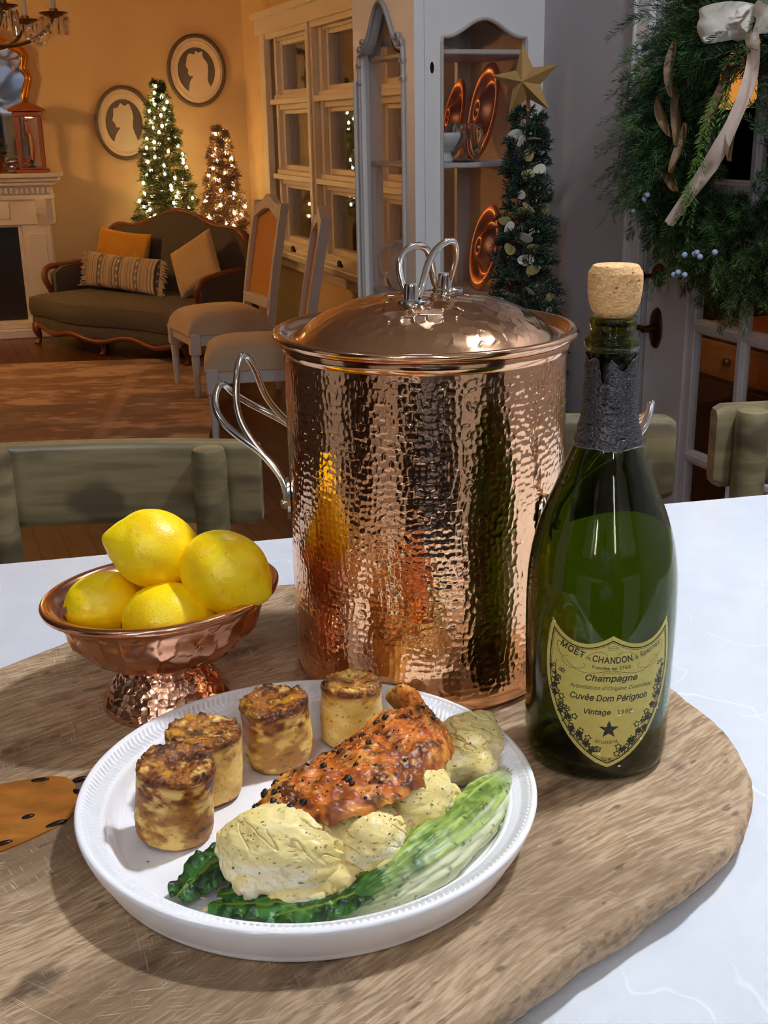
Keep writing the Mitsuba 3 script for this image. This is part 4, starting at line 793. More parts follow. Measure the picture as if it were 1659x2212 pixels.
for i, (a, b) in enumerate(cols):
    add('window_1__mullion', WL(cat(bx(b - 0.055, b + 0.055, -0.10, 0.03, 0.60, 1.93), bx(b - 0.025, b + 0.025, 0.03, 0.045, 0.60, 1.93))), 'trim_paint')
    for j, (z0, z1) in enumerate(rows):
        a_, b_ = a + 0.06, b - 0.055
        s = add('window_1__sash', WL(cat(bx(a_, b_, -0.10, 0.0, z0, z0 + 0.045), bx(a_, b_, -0.05, 0.03, z0 - 0.012, z0 + 0.02), bx(a_, b_, -0.10, -0.02, z1 - 0.045, z1),
            bx(a_, a_ + 0.05, -0.10, -0.01, z0, z1), bx(a_ + 0.05, a_ + 0.085, -0.10, -0.04, z0, z1), bx(b_ - 0.05, b_, -0.10, -0.01, z0, z1), bx(a_, b_, -0.10, -0.045, z0 + 0.045, z0 + 0.075), bx(a_, b_, -0.10, -0.045, z1 - 0.07, z1 - 0.045))), 'trim_paint')
        add(s + '__pane', WL(xf(sheet(-0.5 * (b_ - a_ - 0.13), 0.5 * (b_ - a_ - 0.13), z0 + 0.07, z1 - 0.065), rz(PANE_YAW), ((a_ + b_ + 0.03) / 2, -0.085, 0))), 'pane')
        if j == 0:
            add(s + '__lift', WL(cat(bx((a_ + b_) / 2 - 0.045, (a_ + b_) / 2 + 0.045, 0.03, 0.036, z0 - 0.004, z0 + 0.018), xf(lathe([(0.036, 0), (0.036, 0.01), (0.0, 0.016)], 18), rx(-PI / 2) , ((a_ + b_) / 2, 0.032, z0 + 0.004)))), 'nail_iron')
add('window_1__night_screen', WL(bx(W0 - 0.05, W1 + 0.05, -0.40, -0.38, 0.5, 2.0)), 'night')

# ---------------------------------------------------------------- glazed door with wreath
DL = loc(D0, Dd, Dn)
mat('door_paint', lin(206, 202, 204), 0.42)
struct('trim_1'); add('trim_1', DL(cat(bx(-0.125, -0.06, 0, 0.02, 0, 2.12), bx(-0.125, -0.115, 0.02, 0.026, 0, 2.12), bx(0.805, 0.87, 0, 0.02, 0, 2.12), bx(-0.125, 0.87, 0, 0.02, 2.045, 2.12))), 'door_paint')
struct('door_2', 'white painted glazed door with small panes')
hor = [0.215, 0.55, 0.885, 1.22, 1.555, 1.89]; vs = [0.148, 0.325, 0.502, 0.68]
add('door_2__stile', DL(cat(bx(-0.05, 0.125, -0.05, -0.008, 0.01, 2.03), bx(0.125, 0.150, -0.042, -0.016, 0.2, 1.9))), 'door_paint')
add('door_2__stile', DL(bx(0.69, 0.795, -0.05, -0.008, 0.01, 2.03)), 'door_paint')
add('door_2__rail', DL(bx(0.12, 0.70, -0.05, -0.008, 0.01, 0.205)), 'door_paint'); add('door_2__rail', DL(bx(0.12, 0.70, -0.05, -0.008, 1.90, 2.03)), 'door_paint')
for z in hor[1:-1]: add('door_2__muntin', DL(cat(bx(0.14, 0.69, -0.044, -0.014, z - 0.011, z + 0.011, 0.005), bx(0.14, 0.69, -0.04, -0.018, z - 0.017, z + 0.017, 0.006))), 'door_paint')
for v in vs[1:-1]: add('door_2__muntin', DL(cat(bx(v - 0.011, v + 0.011, -0.044, -0.014, 0.2, 1.9, 0.005), bx(v - 0.017, v + 0.017, -0.04, -0.018, 0.2, 1.9, 0.006))), 'door_paint')
for i in range(3):
    for j in range(5): add('door_2__pane', DL(sheet(vs[i], vs[i + 1], hor[j], hor[j + 1], -0.030)), 'pane_clear')
mat('old_brass', lin(96, 66, 36), 0.32, 1.0)
for z, r in ((0.994, 0.027), (0.858, 0.0)):
    if r:
        k = add('door_2__deadbolt', DL(cat(xf(lathe([(0.030, 0), (0.028, 0.006), (0.016, 0.012), (0.010, 0.016), (0.0, 0.016)], 28), rx(-PI / 2), (0.0, -0.008, z)), xf(lathe([(0.006, 0), (0.006, 0.03), (0.013, 0.036), (0.013, 0.046), (0.0, 0.048)], 20), rx(-PI / 2), (0.0, 0.006, z)))), 'old_brass', 40)
    else:
        k = add('door_2__handle', DL(cat(xf(xf(lathe([(0.027, 0), (0.025, 0.006), (0.012, 0.010), (0.0, 0.010)], 32), np.diag([1, 2.0, 1])), rx(-PI / 2), (0.0, -0.008, z)), xf(lathe([(0.010, 0), (0.009, 0.035), (0.0, 0.037)], 18), rx(-PI / 2), (0.0, 0.0, z)),
            tube(smooth_path([(0, 0.03, z), (-0.03, 0.038, z + 0.002), (-0.065, 0.036, z - 0.004), (-0.085, 0.034, z)], 24), [0.0075] * 24, 10))), 'old_brass', 40)
# hall beyond the door
mat('hall_wall', lin(96, 62, 40), 0.8); mat('orange_wood', proc(lambda p, n, uv: mix(lin(214, 134, 56), lin(186, 108, 40), fbm(p.x * 6, p.y * 6, p.z * 60, 3))), 0.45)
struct('wall_hall'); add('wall_hall', DL(bx(-2.2, 2.6, -2.3, -2.2, 0, CEIL)), 'hall_wall')
thing('hall_sideboard', 'brown wooden sideboard with an orange drawer front seen through the glazed door', 'sideboard')
add('hall_sideboard__body', DL(bx(-0.70, 0.28, -1.0, -0.62, 0.06, 0.70)), 'dark_wood'); add('hall_sideboard__top', DL(bx(-0.72, 0.30, -1.01, -0.60, 0.70, 0.72)), 'orange_wood')
for x0 in (-0.68, -0.20):
    d = add('hall_sideboard__drawer', DL(bx(x0, x0 + 0.46, -0.62, -0.605, 0.575, 0.69)), 'orange_wood'); add(d + '__knob', DL(xf(ico(2), None, (x0 + 0.23, -0.595, 0.635), 0.014)), 'old_brass', True)
    add('hall_sideboard__door', DL(bx(x0, x0 + 0.46, -0.62, -0.605, 0.10, 0.56)), 'dark_wood')
thing('hall_lamp', 'small round warm ceiling lamp in the hall behind the glazed door', 'lamp')
add('hall_lamp__base', DL(lathe([(0.09, CEIL - 0.001), (0.085, CEIL - 0.03), (0, CEIL - 0.03)][::-1], 30, (-0.1, -0.34, 0))), 'old_brass', 40)
k = add('hall_lamp__globe', DL(xf(ico(3), None, (-0.1, -0.34, CEIL - 0.08), 0.06)), 'paint_white', True); scene[k]['emitter'] = {'type': 'area', 'radiance': rgb(WARM * 170), 'sampling_weight': 0.3}

thing('hall_pendant', 'amber glass pendant lamp in the hall seen through the hole of the wreath', 'pendant lamp')
HPX, HPY = -0.39, -0.50
add('hall_pendant__cord', DL(tube([(HPX, HPY, 1.70), (HPX, HPY, CEIL)], 0.006, 8)), 'old_brass', 40); add('hall_pendant__cap', DL(lathe([(0.045, 1.66), (0.05, 1.68), (0.012, 1.72), (0, 1.72)], 24, (HPX, HPY, 0))), 'old_brass', 40)
k = add('hall_pendant__shade', DL(lathe(smooth_path([(0.0, 1.40), (0.05, 1.405), (0.075, 1.46), (0.07, 1.58), (0.045, 1.66)], 24), 28, (HPX, HPY, 0))), 'orange_wood', True); scene[k]['emitter'] = {'type': 'area', 'radiance': rgb(np.array([1.0, 0.38, 0.06]) * 0.8), 'sampling_weight': 0.2}
# needle sprays --------------------------------------------------------------
def sprays(base, dirs, length, nn, nl, nw, seed, droop=0.2, lift=0.5, spread=1.0):
    """many little twigs at once: base (k,3), dirs (k,3), length (k) -> (needle mesh, per-vertex random, twig paths)"""
    r = np.random.default_rng(seed); k = len(base); u = (np.arange(nn) + 0.5) / nn
    dirs = dirs / np.linalg.norm(dirs, axis=1, keepdims=True)
    p = base[:, None] + dirs[:, None] * (length[:, None] * u)[..., None]; p[..., 2] -= droop * (length[:, None] * u ** 2)
    a = np.cross(dirs, [0, 0, 1.0]); a /= np.linalg.norm(a, axis=1, keepdims=True) + 1e-6; b = np.cross(a, dirs)
    th = r.random((k, nn)) * 2 * PI if spread >= 1 else np.where(r.random((k, nn)) < .5, 0, PI) + r.normal(0, spread, (k, nn))
    side = a[:, None] * np.cos(th)[..., None] + b[:, None] * np.sin(th)[..., None]
    nd = side + dirs[:, None] * lift; nd /= np.linalg.norm(nd, axis=-1, keepdims=True)
    L = nl * (0.7 + 0.6 * r.random((k, nn))) * (1 - 0.45 * u)
    wv = np.cross(nd, r.normal(0, 1, (k, nn, 3))); wv /= np.linalg.norm(wv, axis=-1, keepdims=True) + 1e-9; wv *= nw / 2
    tip = p + nd * L[..., None]; mid = p + nd * (L * 0.5)[..., None]
    V = np.stack([p - wv * 0.5, mid - wv, tip, mid + wv], -2).reshape(-1, 3); q = np.arange(k * nn)[:, None] * 4
    F = np.concatenate([q + [0, 1, 2], q + [0, 2, 3]], 1).reshape(-1, 3)
    rnd = np.repeat(np.repeat(r.random(k)[:, None], nn, 1)[..., None] * 0.6 + r.random((k, nn, 1)) * 0.4, 4, 2).reshape(-1)
    tw = np.stack([p[:, 0] - dirs * 0.001, p[:, nn // 2], p[:, -1]], 1)
    return M(V, F), rnd, tw
def twigs(tw, r): 
    return cat([tube(t, [r, r * 0.8, r * 0.4], 4, caps=False) for t in tw])
scene['m_needle'] = {'type': 'twosided', 'bsdf': {'type': 'principled', 'base_color': VC, 'roughness': 0.55, 'specular': 0.35}}
mat('bark', lin(74, 50, 30), 0.8)
WC = np.array([0.428, 0.075, 1.335])              # along the door, out from it, up
thing('wreath', 'dark green pine wreath with linen bow hanging on the glazed door', 'wreath')
def wreath():
    r = np.random.default_rng(2); k = 2100
    th = r.random(k) * 2 * PI; rr = 0.270 + r.normal(0, 0.035, k); ps = r.random(k) * 2 * PI; rad = 0.062 * np.sqrt(r.random(k))
    rr = rr + rad * np.cos(ps); off = WC[1] + 0.012 + rad * np.sin(ps) * 1.35
    base = np.stack([WC[0] + rr * np.cos(th), off, WC[2] + rr * np.sin(th)], 1)
    out = np.stack([np.cos(th), 0 * th, np.sin(th)], 1); tan = np.stack([-np.sin(th), 0 * th, np.cos(th)], 1)
    d = out * (0.75 + r.normal(0, 0.4, k))[:, None] + tan * (0.75 + r.normal(0, 0.35, k))[:, None] + np.array([0, 1.0, 0]) * np.abs(r.normal(0.45, 0.5, k))[:, None] + np.array([0, 0, -0.12])
    inner = rr < 0.235; d[inner] = d[inner] - out[inner] * 0.9
    L = 0.07 + 0.06 * r.random(k); lw = np.sin(th) < -0.35; L = np.where(lw, L * 0.62, L * 0.95); L = np.where(lw & (np.cos(th) < 0.05), L * 0.62, L); base[lw, 2] += 0.018; d[lw, 2] += 0.12
    m, rnd, tw = sprays(base, d, L, 64, 0.029, 0.0017, 4, 0.18, 1.3)
    sel = np.where(~lw)[0][:240]; m2, rnd2, tw2 = sprays(base[sel] + out[sel] * 0.04, d[sel] + out[sel] * 0.6, L[sel] * 1.05, 56, 0.028, 0.0016, 9, 0.35, 0.9, 0.35)
    mm = cat(m, m2); q = np.asarray(mm.vertices); c = np.concatenate([rnd, rnd2])
    low = sm(-0.1, -0.36, q[:, 2] - WC[2])
    col = mixc(lin(22, 48, 28), lin(66, 104, 52), np.clip(c * sm(0.3, 0.7, meshkit.fbm(q * 14, 2, 3)) + 0.25 * c, 0, 1)); col = mixc(col, lin(84, 96, 30), low * c * 0.7)
    return DL(mm), col, [DL(twigs(tw[:300], 0.0010)), base]
wm, wcol, (wt, wbase) = wreath()
k = add('wreath__needles', wm, 'needle', color=wcol); lab(k, None, 'stuff'); k = add('wreath__twigs', wt, 'bark'); lab(k, None, 'stuff')
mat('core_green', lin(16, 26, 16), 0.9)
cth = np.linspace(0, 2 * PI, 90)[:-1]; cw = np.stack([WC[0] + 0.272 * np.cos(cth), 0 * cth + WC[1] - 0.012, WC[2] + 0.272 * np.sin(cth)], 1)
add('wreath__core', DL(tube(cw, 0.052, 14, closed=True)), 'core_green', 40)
mat('linen', proc(lambda p, n, uv: mix(lin(214, 208, 196), lin(184, 178, 164), fbm(p.x * 160, p.y * 160, p.z * 160, 3))), 0.85)
mat('linen_pink', lin(206, 186, 170), 0.85)
def ribbon(path, w, up, tw=0.0, seed=0):
    p = smooth_path(path, 60); n = len(p); t = np.gradient(p, axis=0); t /= np.linalg.norm(t, axis=1, keepdims=True)
    u = np.asarray(up, float); u = u - t * (t @ u)[:, None]; u /= np.linalg.norm(u, axis=1, keepdims=True); v = np.cross(t, u)
    a = tw * np.linspace(0, 1, n); s = u * np.cos(a)[:, None] + v * np.sin(a)[:, None]; W = np.broadcast_to(w, n) if np.ndim(w) == 0 else np.interp(np.linspace(0, 1, n), np.linspace(0, 1, len(w)), w)
    V = np.linspace(-0.5, 0.5, 9); P = p[:, None] + s[:, None] * (W[:, None] * V)[..., None]
    nn_ = np.cross(t, s); P += nn_[:, None] * ((meshkit.fbm(np.stack([np.linspace(0, 6, n)[:, None] + seed + 0 * V, np.zeros((n, 9)) + V * 2, np.zeros((n, 9))], -1), 2, 3) - 0.5) * 0.014)[..., None]
    a_ = grid(P + nn_[:, None] * 0.0006); b_ = grid(P - nn_[:, None] * 0.0006); return cat(a_, M(b_.vertices, np.asarray(b_.faces)[:, ::-1]))
bc = np.array([WC[0] + 0.115, 0.185, 1.550])
rb = add('wreath__bow', DL(cat(ribbon([bc, bc + [-0.03, 0.03, 0.012], bc + [-0.115, 0.045, 0.0], bc + [-0.13, 0.02, -0.006], bc + [-0.06, 0.0, -0.002], bc], 0.052, (0, 0, 1), 0.15, 1), ribbon([bc, bc + [0.05, 0.03, 0.012], bc + [0.12, 0.03, 0.004], bc + [0.13, 0.0, -0.006], bc + [0.05, -0.01, 0], bc], 0.052, (0, 0, 1), -0.1, 4),
    ribbon([bc + [-0.018, 0.012, 0.03], bc + [-0.02, 0.034, 0.0], bc + [-0.014, 0.012, -0.032]], 0.045, (1, 0, 0), 0, 7))), 'linen', True); lab(rb, 'pale linen bow')
rb = add('wreath__ribbon_tail', DL(ribbon([bc + [0.005, 0.01, -0.02], bc + [0.02, 0.015, -0.10], bc + [-0.005, 0.02, -0.17], bc + [-0.06, 0.025, -0.25], bc + [-0.145, 0.025, -0.335], bc + [-0.20, 0.03, -0.395]], [0.036, 0.034, 0.030, 0.036, 0.026, 0.022], (1, 0.2, 0), 1.2, 2)), 'linen_pink', True); lab(rb, 'long pinkish linen ribbon tail')
mat('dry_leaf', lin(104, 76, 44), 0.6)
def big_leaf(c, d, L, w, seed=0):
    n, m = 14, 7; S, V = np.meshgrid(np.linspace(0, 1, n), np.linspace(-1, 1, m), indexing='ij'); d = np.asarray(d, float) / np.linalg.norm(d); s = np.cross(d, [0.2, 1.0, 0.1]); s /= np.linalg.norm(s); nn_ = np.cross(s, d)
    W = w * np.sin(PI * np.clip(S, 0.01, 0.995)) ** 0.8
    P = np.asarray(c) + d * (S * L)[..., None] + s * (W * V)[..., None] + nn_ * (0.012 * (V ** 2) + 0.012 * np.sin(S * 3 + seed))[..., None]
    a = grid(P + nn_ * 0.0005); b = grid(P - nn_ * 0.0005); return cat(a, M(b.vertices, np.asarray(b.faces)[:, ::-1]))
for i, (x, z, dx, dz, L) in enumerate(((-0.16, 0.20, 0.15, -0.45, 0.13), (-0.20, 0.08, 0.30, -0.4, 0.10), (-0.14, 0.10, 0.1, -0.6, 0.12), (-0.19, -0.07, 0.45, -0.2, 0.11), (-0.12, 0.03, 0.05, -0.5, 0.11), (0.02, 0.14, 0.0, -0.5, 0.15), (0.08, 0.10, 0.05, -0.6, 0.15))):
    add('wreath__dried_leaf', DL(big_leaf((WC[0] + x, WC[1] + 0.09, WC[2] + z), (dx, 0.12, dz), L, 0.013, i)), 'dry_leaf', True)
mat('berry', lin(140, 158, 184), 0.4)
for i, (x, z) in enumerate(((-0.27, 0.19), (-0.22, -0.135), (-0.21, -0.125), (-0.26, -0.165), (-0.055, -0.245), (-0.02, -0.240), (-0.012, -0.236), (0.0, -0.244), (-0.075, -0.285), (-0.09, -0.292), (-0.05, -0.288), (0.05, -0.23))):
    add('wreath__berry', DL(xf(ico(2), None, (WC[0] + x, WC[1] + 0.115, WC[2] + z), 0.0065)), 'berry', True)
r_ = np.random.default_rng(6); fb = np.array([[WC[0] + 0.03, 0.20, 1.42], [WC[0] + 0.015, 0.21, 1.36], [WC[0] - 0.005, 0.21, 1.30], [WC[0] - 0.015, 0.205, 1.25], [WC[0] + 0.06, 0.2, 1.44]])
fm_, fr_, ft_ = sprays(np.repeat(fb, 3, 0), np.array([0.0, 0.05, -1.0]) + r_.normal(0, 0.25, (15, 3)), np.full(15, 0.085), 40, 0.020, 0.0028, 12, 0.1, 0.9, 0.5)
k = add('wreath__fern_sprig', DL(fm_), 'needle', color=mixc(lin(58, 92, 34), lin(104, 140, 60), fr_)); lab(k, 'lighter green hanging fern sprig', 'stuff')
# ---------------------------------------------------------------- display cabinet
CB = np.array([0.484, 3.573, 0.0])
CL = loc(CB, -Dd, Dn)            # local: a into the distance along the wall, b out into the room, z
CA, CDp, CHt = 0.48, 0.375, 1.98
mat('cab_grey', lin(214, 212, 210), 0.4)
thing('display_cabinet', 'pale grey display cabinet with arched glass panels against the right wall', 'cabinet')
def arch(x0, x1, zs, zt, n=40):
    """ogee arched top between x0 and x1: springing zs, crown zt"""
    t = np.linspace(0, 1, n); f = np.where(t < 0.5, t, 1 - t) * 2; y = np.where(f < 0.10, 0.0, 0.5 - 0.5 * np.cos(np.clip((f - 0.10) / 0.90, 0, 1) * PI))
    return np.column_stack([x0 + (x1 - x0) * t, zs + (zt - zs) * y])
def panel(x0, x1, z0, z1, ox0, ox1, oz0, zs, zt, th):
    hole = np.vstack([[(ox0, oz0), (ox1, oz0)], arch(ox0, ox1, zs, zt)[::-1]])
    m = extr([(x0, z0), (x1, z0), (x1, z1), (x0, z1)], th, 0, [hole]); return m, hole
sm_, sh_ = panel(0, CDp, 0.0, CHt, 0.058, 0.322, 0.55, 1.600, 1.648, 0.022)
side = M(np.asarray(sm_.vertices)[:, [2, 0, 1]] - [0.0, 0, 0], sm_.faces)
add('display_cabinet__side_panel', CL(side), 'cab_grey')
add('display_cabinet__side_panel', CL(M(np.asarray(side.vertices) + [CA - 0.022, 0, 0], side.faces)), 'cab_grey')
def molding(hole, r, plane):
    p = np.vstack([hole, hole[:1]]); 
    from shapely.geometry import LineString
    ln = LineString(p); q = np.array([ln.interpolate(s, True).coords[0] for s in np.linspace(0, 1, 160)[:-1]])
    P = np.column_stack([np.full(len(q), plane), q[:, 0], q[:, 1]]); return tube(P, r, 8, closed=True)
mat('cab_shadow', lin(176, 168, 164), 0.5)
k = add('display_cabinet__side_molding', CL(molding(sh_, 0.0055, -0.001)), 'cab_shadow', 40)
add('display_cabinet__side_glass', CL(M(np.column_stack([np.full(len(sh_), 0.012), sh_]), trimesh.creation.triangulate_polygon(Polygon(sh_), engine='earcut')[1])), 'pane_clear')
fr_, fh_ = panel(0, CA, 0.0, CHt, 0.078, 0.428, 0.55, 1.575, 1.712, 0.03)
frm = M(np.column_stack([np.asarray(fr_.vertices)[:, 0], CDp + 0.001 + np.asarray(fr_.vertices)[:, 2], np.asarray(fr_.vertices)[:, 1]]), fr_.faces)
dk = add('display_cabinet__door', CL(frm), 'cab_grey')
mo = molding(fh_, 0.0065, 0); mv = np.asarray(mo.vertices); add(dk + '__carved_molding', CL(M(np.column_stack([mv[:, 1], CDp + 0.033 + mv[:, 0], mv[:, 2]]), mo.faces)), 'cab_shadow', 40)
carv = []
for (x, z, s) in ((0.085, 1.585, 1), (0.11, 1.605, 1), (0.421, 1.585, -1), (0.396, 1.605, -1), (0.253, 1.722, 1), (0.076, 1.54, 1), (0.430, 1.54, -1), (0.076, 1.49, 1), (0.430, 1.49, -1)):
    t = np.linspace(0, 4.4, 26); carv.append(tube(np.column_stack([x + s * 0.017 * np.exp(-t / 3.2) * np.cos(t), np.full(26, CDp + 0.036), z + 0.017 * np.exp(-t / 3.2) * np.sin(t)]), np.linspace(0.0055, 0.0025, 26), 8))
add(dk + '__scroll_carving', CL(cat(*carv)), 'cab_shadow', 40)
tri = trimesh.creation.triangulate_polygon(Polygon(fh_), engine='earcut'); add(dk + '__glass', CL(M(np.column_stack([tri[0][:, 0], np.full(len(tri[0]), CDp + 0.012), tri[0][:, 1]]), tri[1])), 'pane_clear')
for z in (0.75, 1.35): add(dk + '__hinge', CL(tube([(0.473, CDp + 0.035, z - 0.02), (0.473, CDp + 0.035, z + 0.02)], 0.006, 10)), 'nail_iron', 40)
add('display_cabinet__door_post', CL(tube([(0.455, CDp + 0.035, 0.5), (0.455, CDp + 0.035, 1.5)], 0.009, 12)), 'cab_grey', 40)
add('display_cabinet__back_panel', CL(bx(0.022, CA - 0.022, 0.0, 0.012, 0.0, CHt)), 'cab_back') if 'm_cab_back' in scene else None
mat('cab_back', lin(206, 164, 112), 0.6); add('display_cabinet__back_panel', CL(bx(0.022, CA - 0.022, 0.0, 0.012, 0.0, CHt)), 'cab_back')
add('display_cabinet__base', CL(bx(0.022, CA - 0.022, 0.012, CDp, 0.06, 0.52)), 'cab_grey')
add('display_cabinet__crown', CL(cat(bx(-0.03, CA + 0.03, 0, CDp + 0.06, CHt, CHt + 0.05, 0.012), bx(-0.015, CA + 0.015, 0, CDp + 0.045, CHt - 0.03, CHt, 0.008), bx(-0.045, CA + 0.045, 0, CDp + 0.075, CHt + 0.05, CHt + 0.075, 0.01))), 'cab_grey')
scroll = np.vstack([[(0.0, 1.80), (0.48, 1.80)], arch(0.0, 0.48, 1.86, 1.96)[::-1]]); ex = extr(scroll, 0.03); add('display_cabinet__arched_pediment', CL(M(np.column_stack([np.asarray(ex.vertices)[:, 0], CDp + 0.031 + np.asarray(ex.vertices)[:, 2], np.asarray(ex.vertices)[:, 1]]), ex.faces)), 'cab_grey')
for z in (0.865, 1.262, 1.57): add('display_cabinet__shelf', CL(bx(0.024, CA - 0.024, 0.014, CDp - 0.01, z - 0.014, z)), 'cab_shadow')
kh = add('display_cabinet__keyhole_plate', CL(xf(xf(lathe([(0.006, 0), (0.005, 0.002), (0, 0.002)], 16), np.diag([1, 2.6, 1])), np.stack([[0, 1, 0], [0, 0, 1], [-1, 0, 0]], 1), (0.0, 0.352, 1.52))), 'nail_iron', 40)
mat('copper_tray', lin(230, 140, 92), 0.30, 1.0)
def tray(key, a, b, z, W, H, lean, label):
    pr = smooth_path([(0.0, 0.012), (0.55, 0.012), (0.66, 0.010), (0.74, 0.0), (0.80, -0.003), (0.98, 0.0), (1.0, 0.002), (0.98, 0.004), (0.80, 0.001), (0.74, 0.004), (0.66, 0.014), (0.55, 0.016), (0, 0.016)], 60)
    n = 60; TH, J = np.meshgrid(np.arange(n) * 2 * PI / n, np.arange(60), indexing='ij'); r = np.maximum(pr[:, 0][J], 0)
    P = np.stack([r * np.cos(TH) * W / 2, -pr[:, 1][J], r * np.sin(TH) * H / 2], -1)
    m = grid(P, cu=True); m = xf(m, rx(lean), (a, b, z + H / 2 * math.cos(lean) + 0.002)); 
    add(key, CL(m), 'copper_tray', 40); thing(key, label, 'tray', 'copper trays in the display cabinet')
tray('copper_tray', 0.22, 0.085, 1.262, 0.19, 0.29, 0.20, 'oval copper tray leaning on the upper shelf of the display cabinet behind the star')
tray('copper_tray_001', 0.20, 0.085, 0.865, 0.19, 0.27, 0.20, 'oval copper tray leaning on the lower shelf of the display cabinet')
tray('copper_tray_002', 0.40, 0.10, 1.262, 0.14, 0.25, 0.2, 'narrow copper tray deep in the upper shelf of the display cabinet')
mat('white_china', lin(200, 202, 200), 0.2); dielec('clear_glass', (0.98, 0.98, 0.98))
def vessel(key, prof, a, b, z, m, label, cat_, parts=None):
    add(key + '__body', CL(lathe(smooth_path(prof, 50), 40, (a, b, z))), m, 40); thing(key, label, cat_)
vessel('glass_tumbler', [(0.0, 0.001), (0.032, 0.001), (0.034, 0.004), (0.038, 0.11), (0.0365, 0.11), (0.032, 0.008), (0.0, 0.007)], 0.10, 0.205, 1.262, 'clear_glass', 'clear glass tumbler on the upper shelf of the display cabinet', 'glass')
vessel('china_dish', [(0.0, 0.001), (0.05, 0.001), (0.055, 0.01), (0.05, 0.02), (0.075, 0.05), (0.085, 0.085), (0.08, 0.085), (0.07, 0.05), (0.03, 0.025), (0, 0.024)], 0.13, 0.285, 1.262, 'white_china', 'white china dish beside the tumbler on the upper cabinet shelf', 'dish')
vessel('white_jug', [(0.0, 0.0), (0.035, 0.0), (0.05, 0.02), (0.055, 0.06), (0.04, 0.11), (0.035, 0.14), (0.04, 0.155), (0.036, 0.155), (0.031, 0.14), (0.03, 0.1), (0, 0.09)], 0.33, 0.30, 0.865, 'white_china', 'white jug on the lower cabinet shelf behind the front glass', 'jug')
add('white_jug__handle', CL(tube(smooth_path([(0.36, 0.33, 1.0), (0.39, 0.355, 0.99), (0.40, 0.36, 0.95), (0.37, 0.34, 0.90)], 20), 0.006, 8)), 'white_china', 40)
vessel('cream_canister', [(0.0, 0.0), (0.045, 0.0), (0.048, 0.004), (0.048, 0.10), (0.052, 0.105), (0.045, 0.12), (0.012, 0.125), (0.014, 0.14), (0, 0.143)], 0.27, 0.27, 1.262, 'white_china', 'pale canister with knobbed lid on the upper cabinet shelf behind the front glass', 'canister')
vessel('cup', [(0.0, 0.0), (0.025, 0.0), (0.04, 0.03), (0.045, 0.06), (0.041, 0.06), (0.034, 0.03), (0, 0.008)], 0.12, 0.30, 0.865, 'white_china', 'white cup on the lower cabinet shelf beside the tray', 'cup')
add('cup__handle', CL(tube(smooth_path([(0.08, 0.30, 0.915), (0.06, 0.30, 0.91), (0.062, 0.30, 0.885), (0.085, 0.30, 0.88)], 16), 0.004, 8)), 'white_china', 40)
mat('amber_gold', lin(206, 140, 44), 0.15, 0.9)
nA, nB = 80, 40; tA, tB = np.meshgrid(np.arange(nA) * 2 * PI / nA, np.linspace(0.02, PI - 0.02, nB), indexing='ij'); rA = 0.058 * np.sin(tB) ** 0.8 * (1 - 0.10 * np.abs(np.cos(4 * tA)) ** 3)
thing('gold_pumpkin', 'shiny gold ribbed glass pumpkin at the top of the display cabinet', 'ornament')
add('gold_pumpkin__body', CL(grid(np.stack([0.32 + rA * np.cos(tA), 0.28 + rA * np.sin(tA), 1.612 - 0.042 * np.cos(tB)], -1), cu=True)), 'amber_gold', True)
add('gold_pumpkin__stem', CL(tube(smooth_path([(0.32, 0.28, 1.65), (0.32, 0.28, 1.665), (0.328, 0.284, 1.68)], 10), 0.006, 8)), 'bark', 40)
mat('red_gloss', lin(190, 40, 20), 0.25); add('red_bauble__ball', CL(xf(ico(3), None, (0.40, 0.31, 0.893), 0.028)), 'red_gloss', True); add('red_bauble__cap', CL(lathe([(0.008, 0.919), (0.008, 0.928), (0, 0.929)], 12, (0.40, 0.31, 0))), 'brass'); thing('red_bauble', 'small red bauble on the lower cabinet shelf behind the front glass', 'bauble')

add('display_cabinet__puck_light', CL(lathe([(0, 1.955), (0.035, 1.955), (0.035, 1.970), (0, 1.970)], 24, (0.27, 0.20, 0))), 'cab_grey', 40)
pk_ = add('display_cabinet__puck_light__lens', CL(lathe([(0, 1.952), (0.028, 1.952), (0.028, 1.955)], 24, (0.27, 0.20, 0))[0:0] if False else M([[0.245, 0.175, 1.953], [0.295, 0.175, 1.953], [0.295, 0.225, 1.953], [0.245, 0.225, 1.953]], [[0, 2, 1], [0, 3, 2]])), 'paint_white'); scene[pk_]['emitter'] = {'type': 'area', 'radiance': rgb(np.array([1, 0.6, 0.26]) * 28), 'sampling_weight': 0.3}
# ---------------------------------------------------------------- conifers
def conifer(cx, cy, z0, z1, R, seed, levels, per, nl, nw, nn, c0, c1, droop=0.25, z_start=None, rmin=0.02, pw=1.0, gap=0.5):
    r = np.random.default_rng(seed); B, D, L = [], [], []
    for i in range(levels):
        u = (i + 0.5) / levels; z = z0 + (z1 - z0) * u; rad = rmin + (R - rmin) * (1 - u) ** pw
        n = max(3, int(per * (0.35 + 0.65 * (1 - u))))
        for j in range(n):
            a = r.random() * 2 * PI; l = rad * (0.75 + 0.4 * r.random()); d = np.array([math.cos(a), math.sin(a), 0.15 + 0.35 * u + r.normal(0, 0.12)])
            B.append((cx, cy, z + r.normal(0, 0.01))); D.append(d); L.append(l)
            for s_ in (-1, 1):
                f = 0.45 + 0.3 * r.random(); B.append(np.array([cx, cy, z]) + d * l * f - np.array([0, 0, droop * l * f * f])); D.append(d + s_ * np.array([-math.sin(a), math.cos(a), 0]) * 0.7); L.append(l * (1 - f) * 0.95 + 0.01)
    B, D, L = np.array(B), np.array(D), np.array(L)
    m, rnd, tw = sprays(B, D, L, nn, nl, nw, seed + 1, droop, 0.9)
    col = mixc(c0, c1, rnd); return m, col, tw
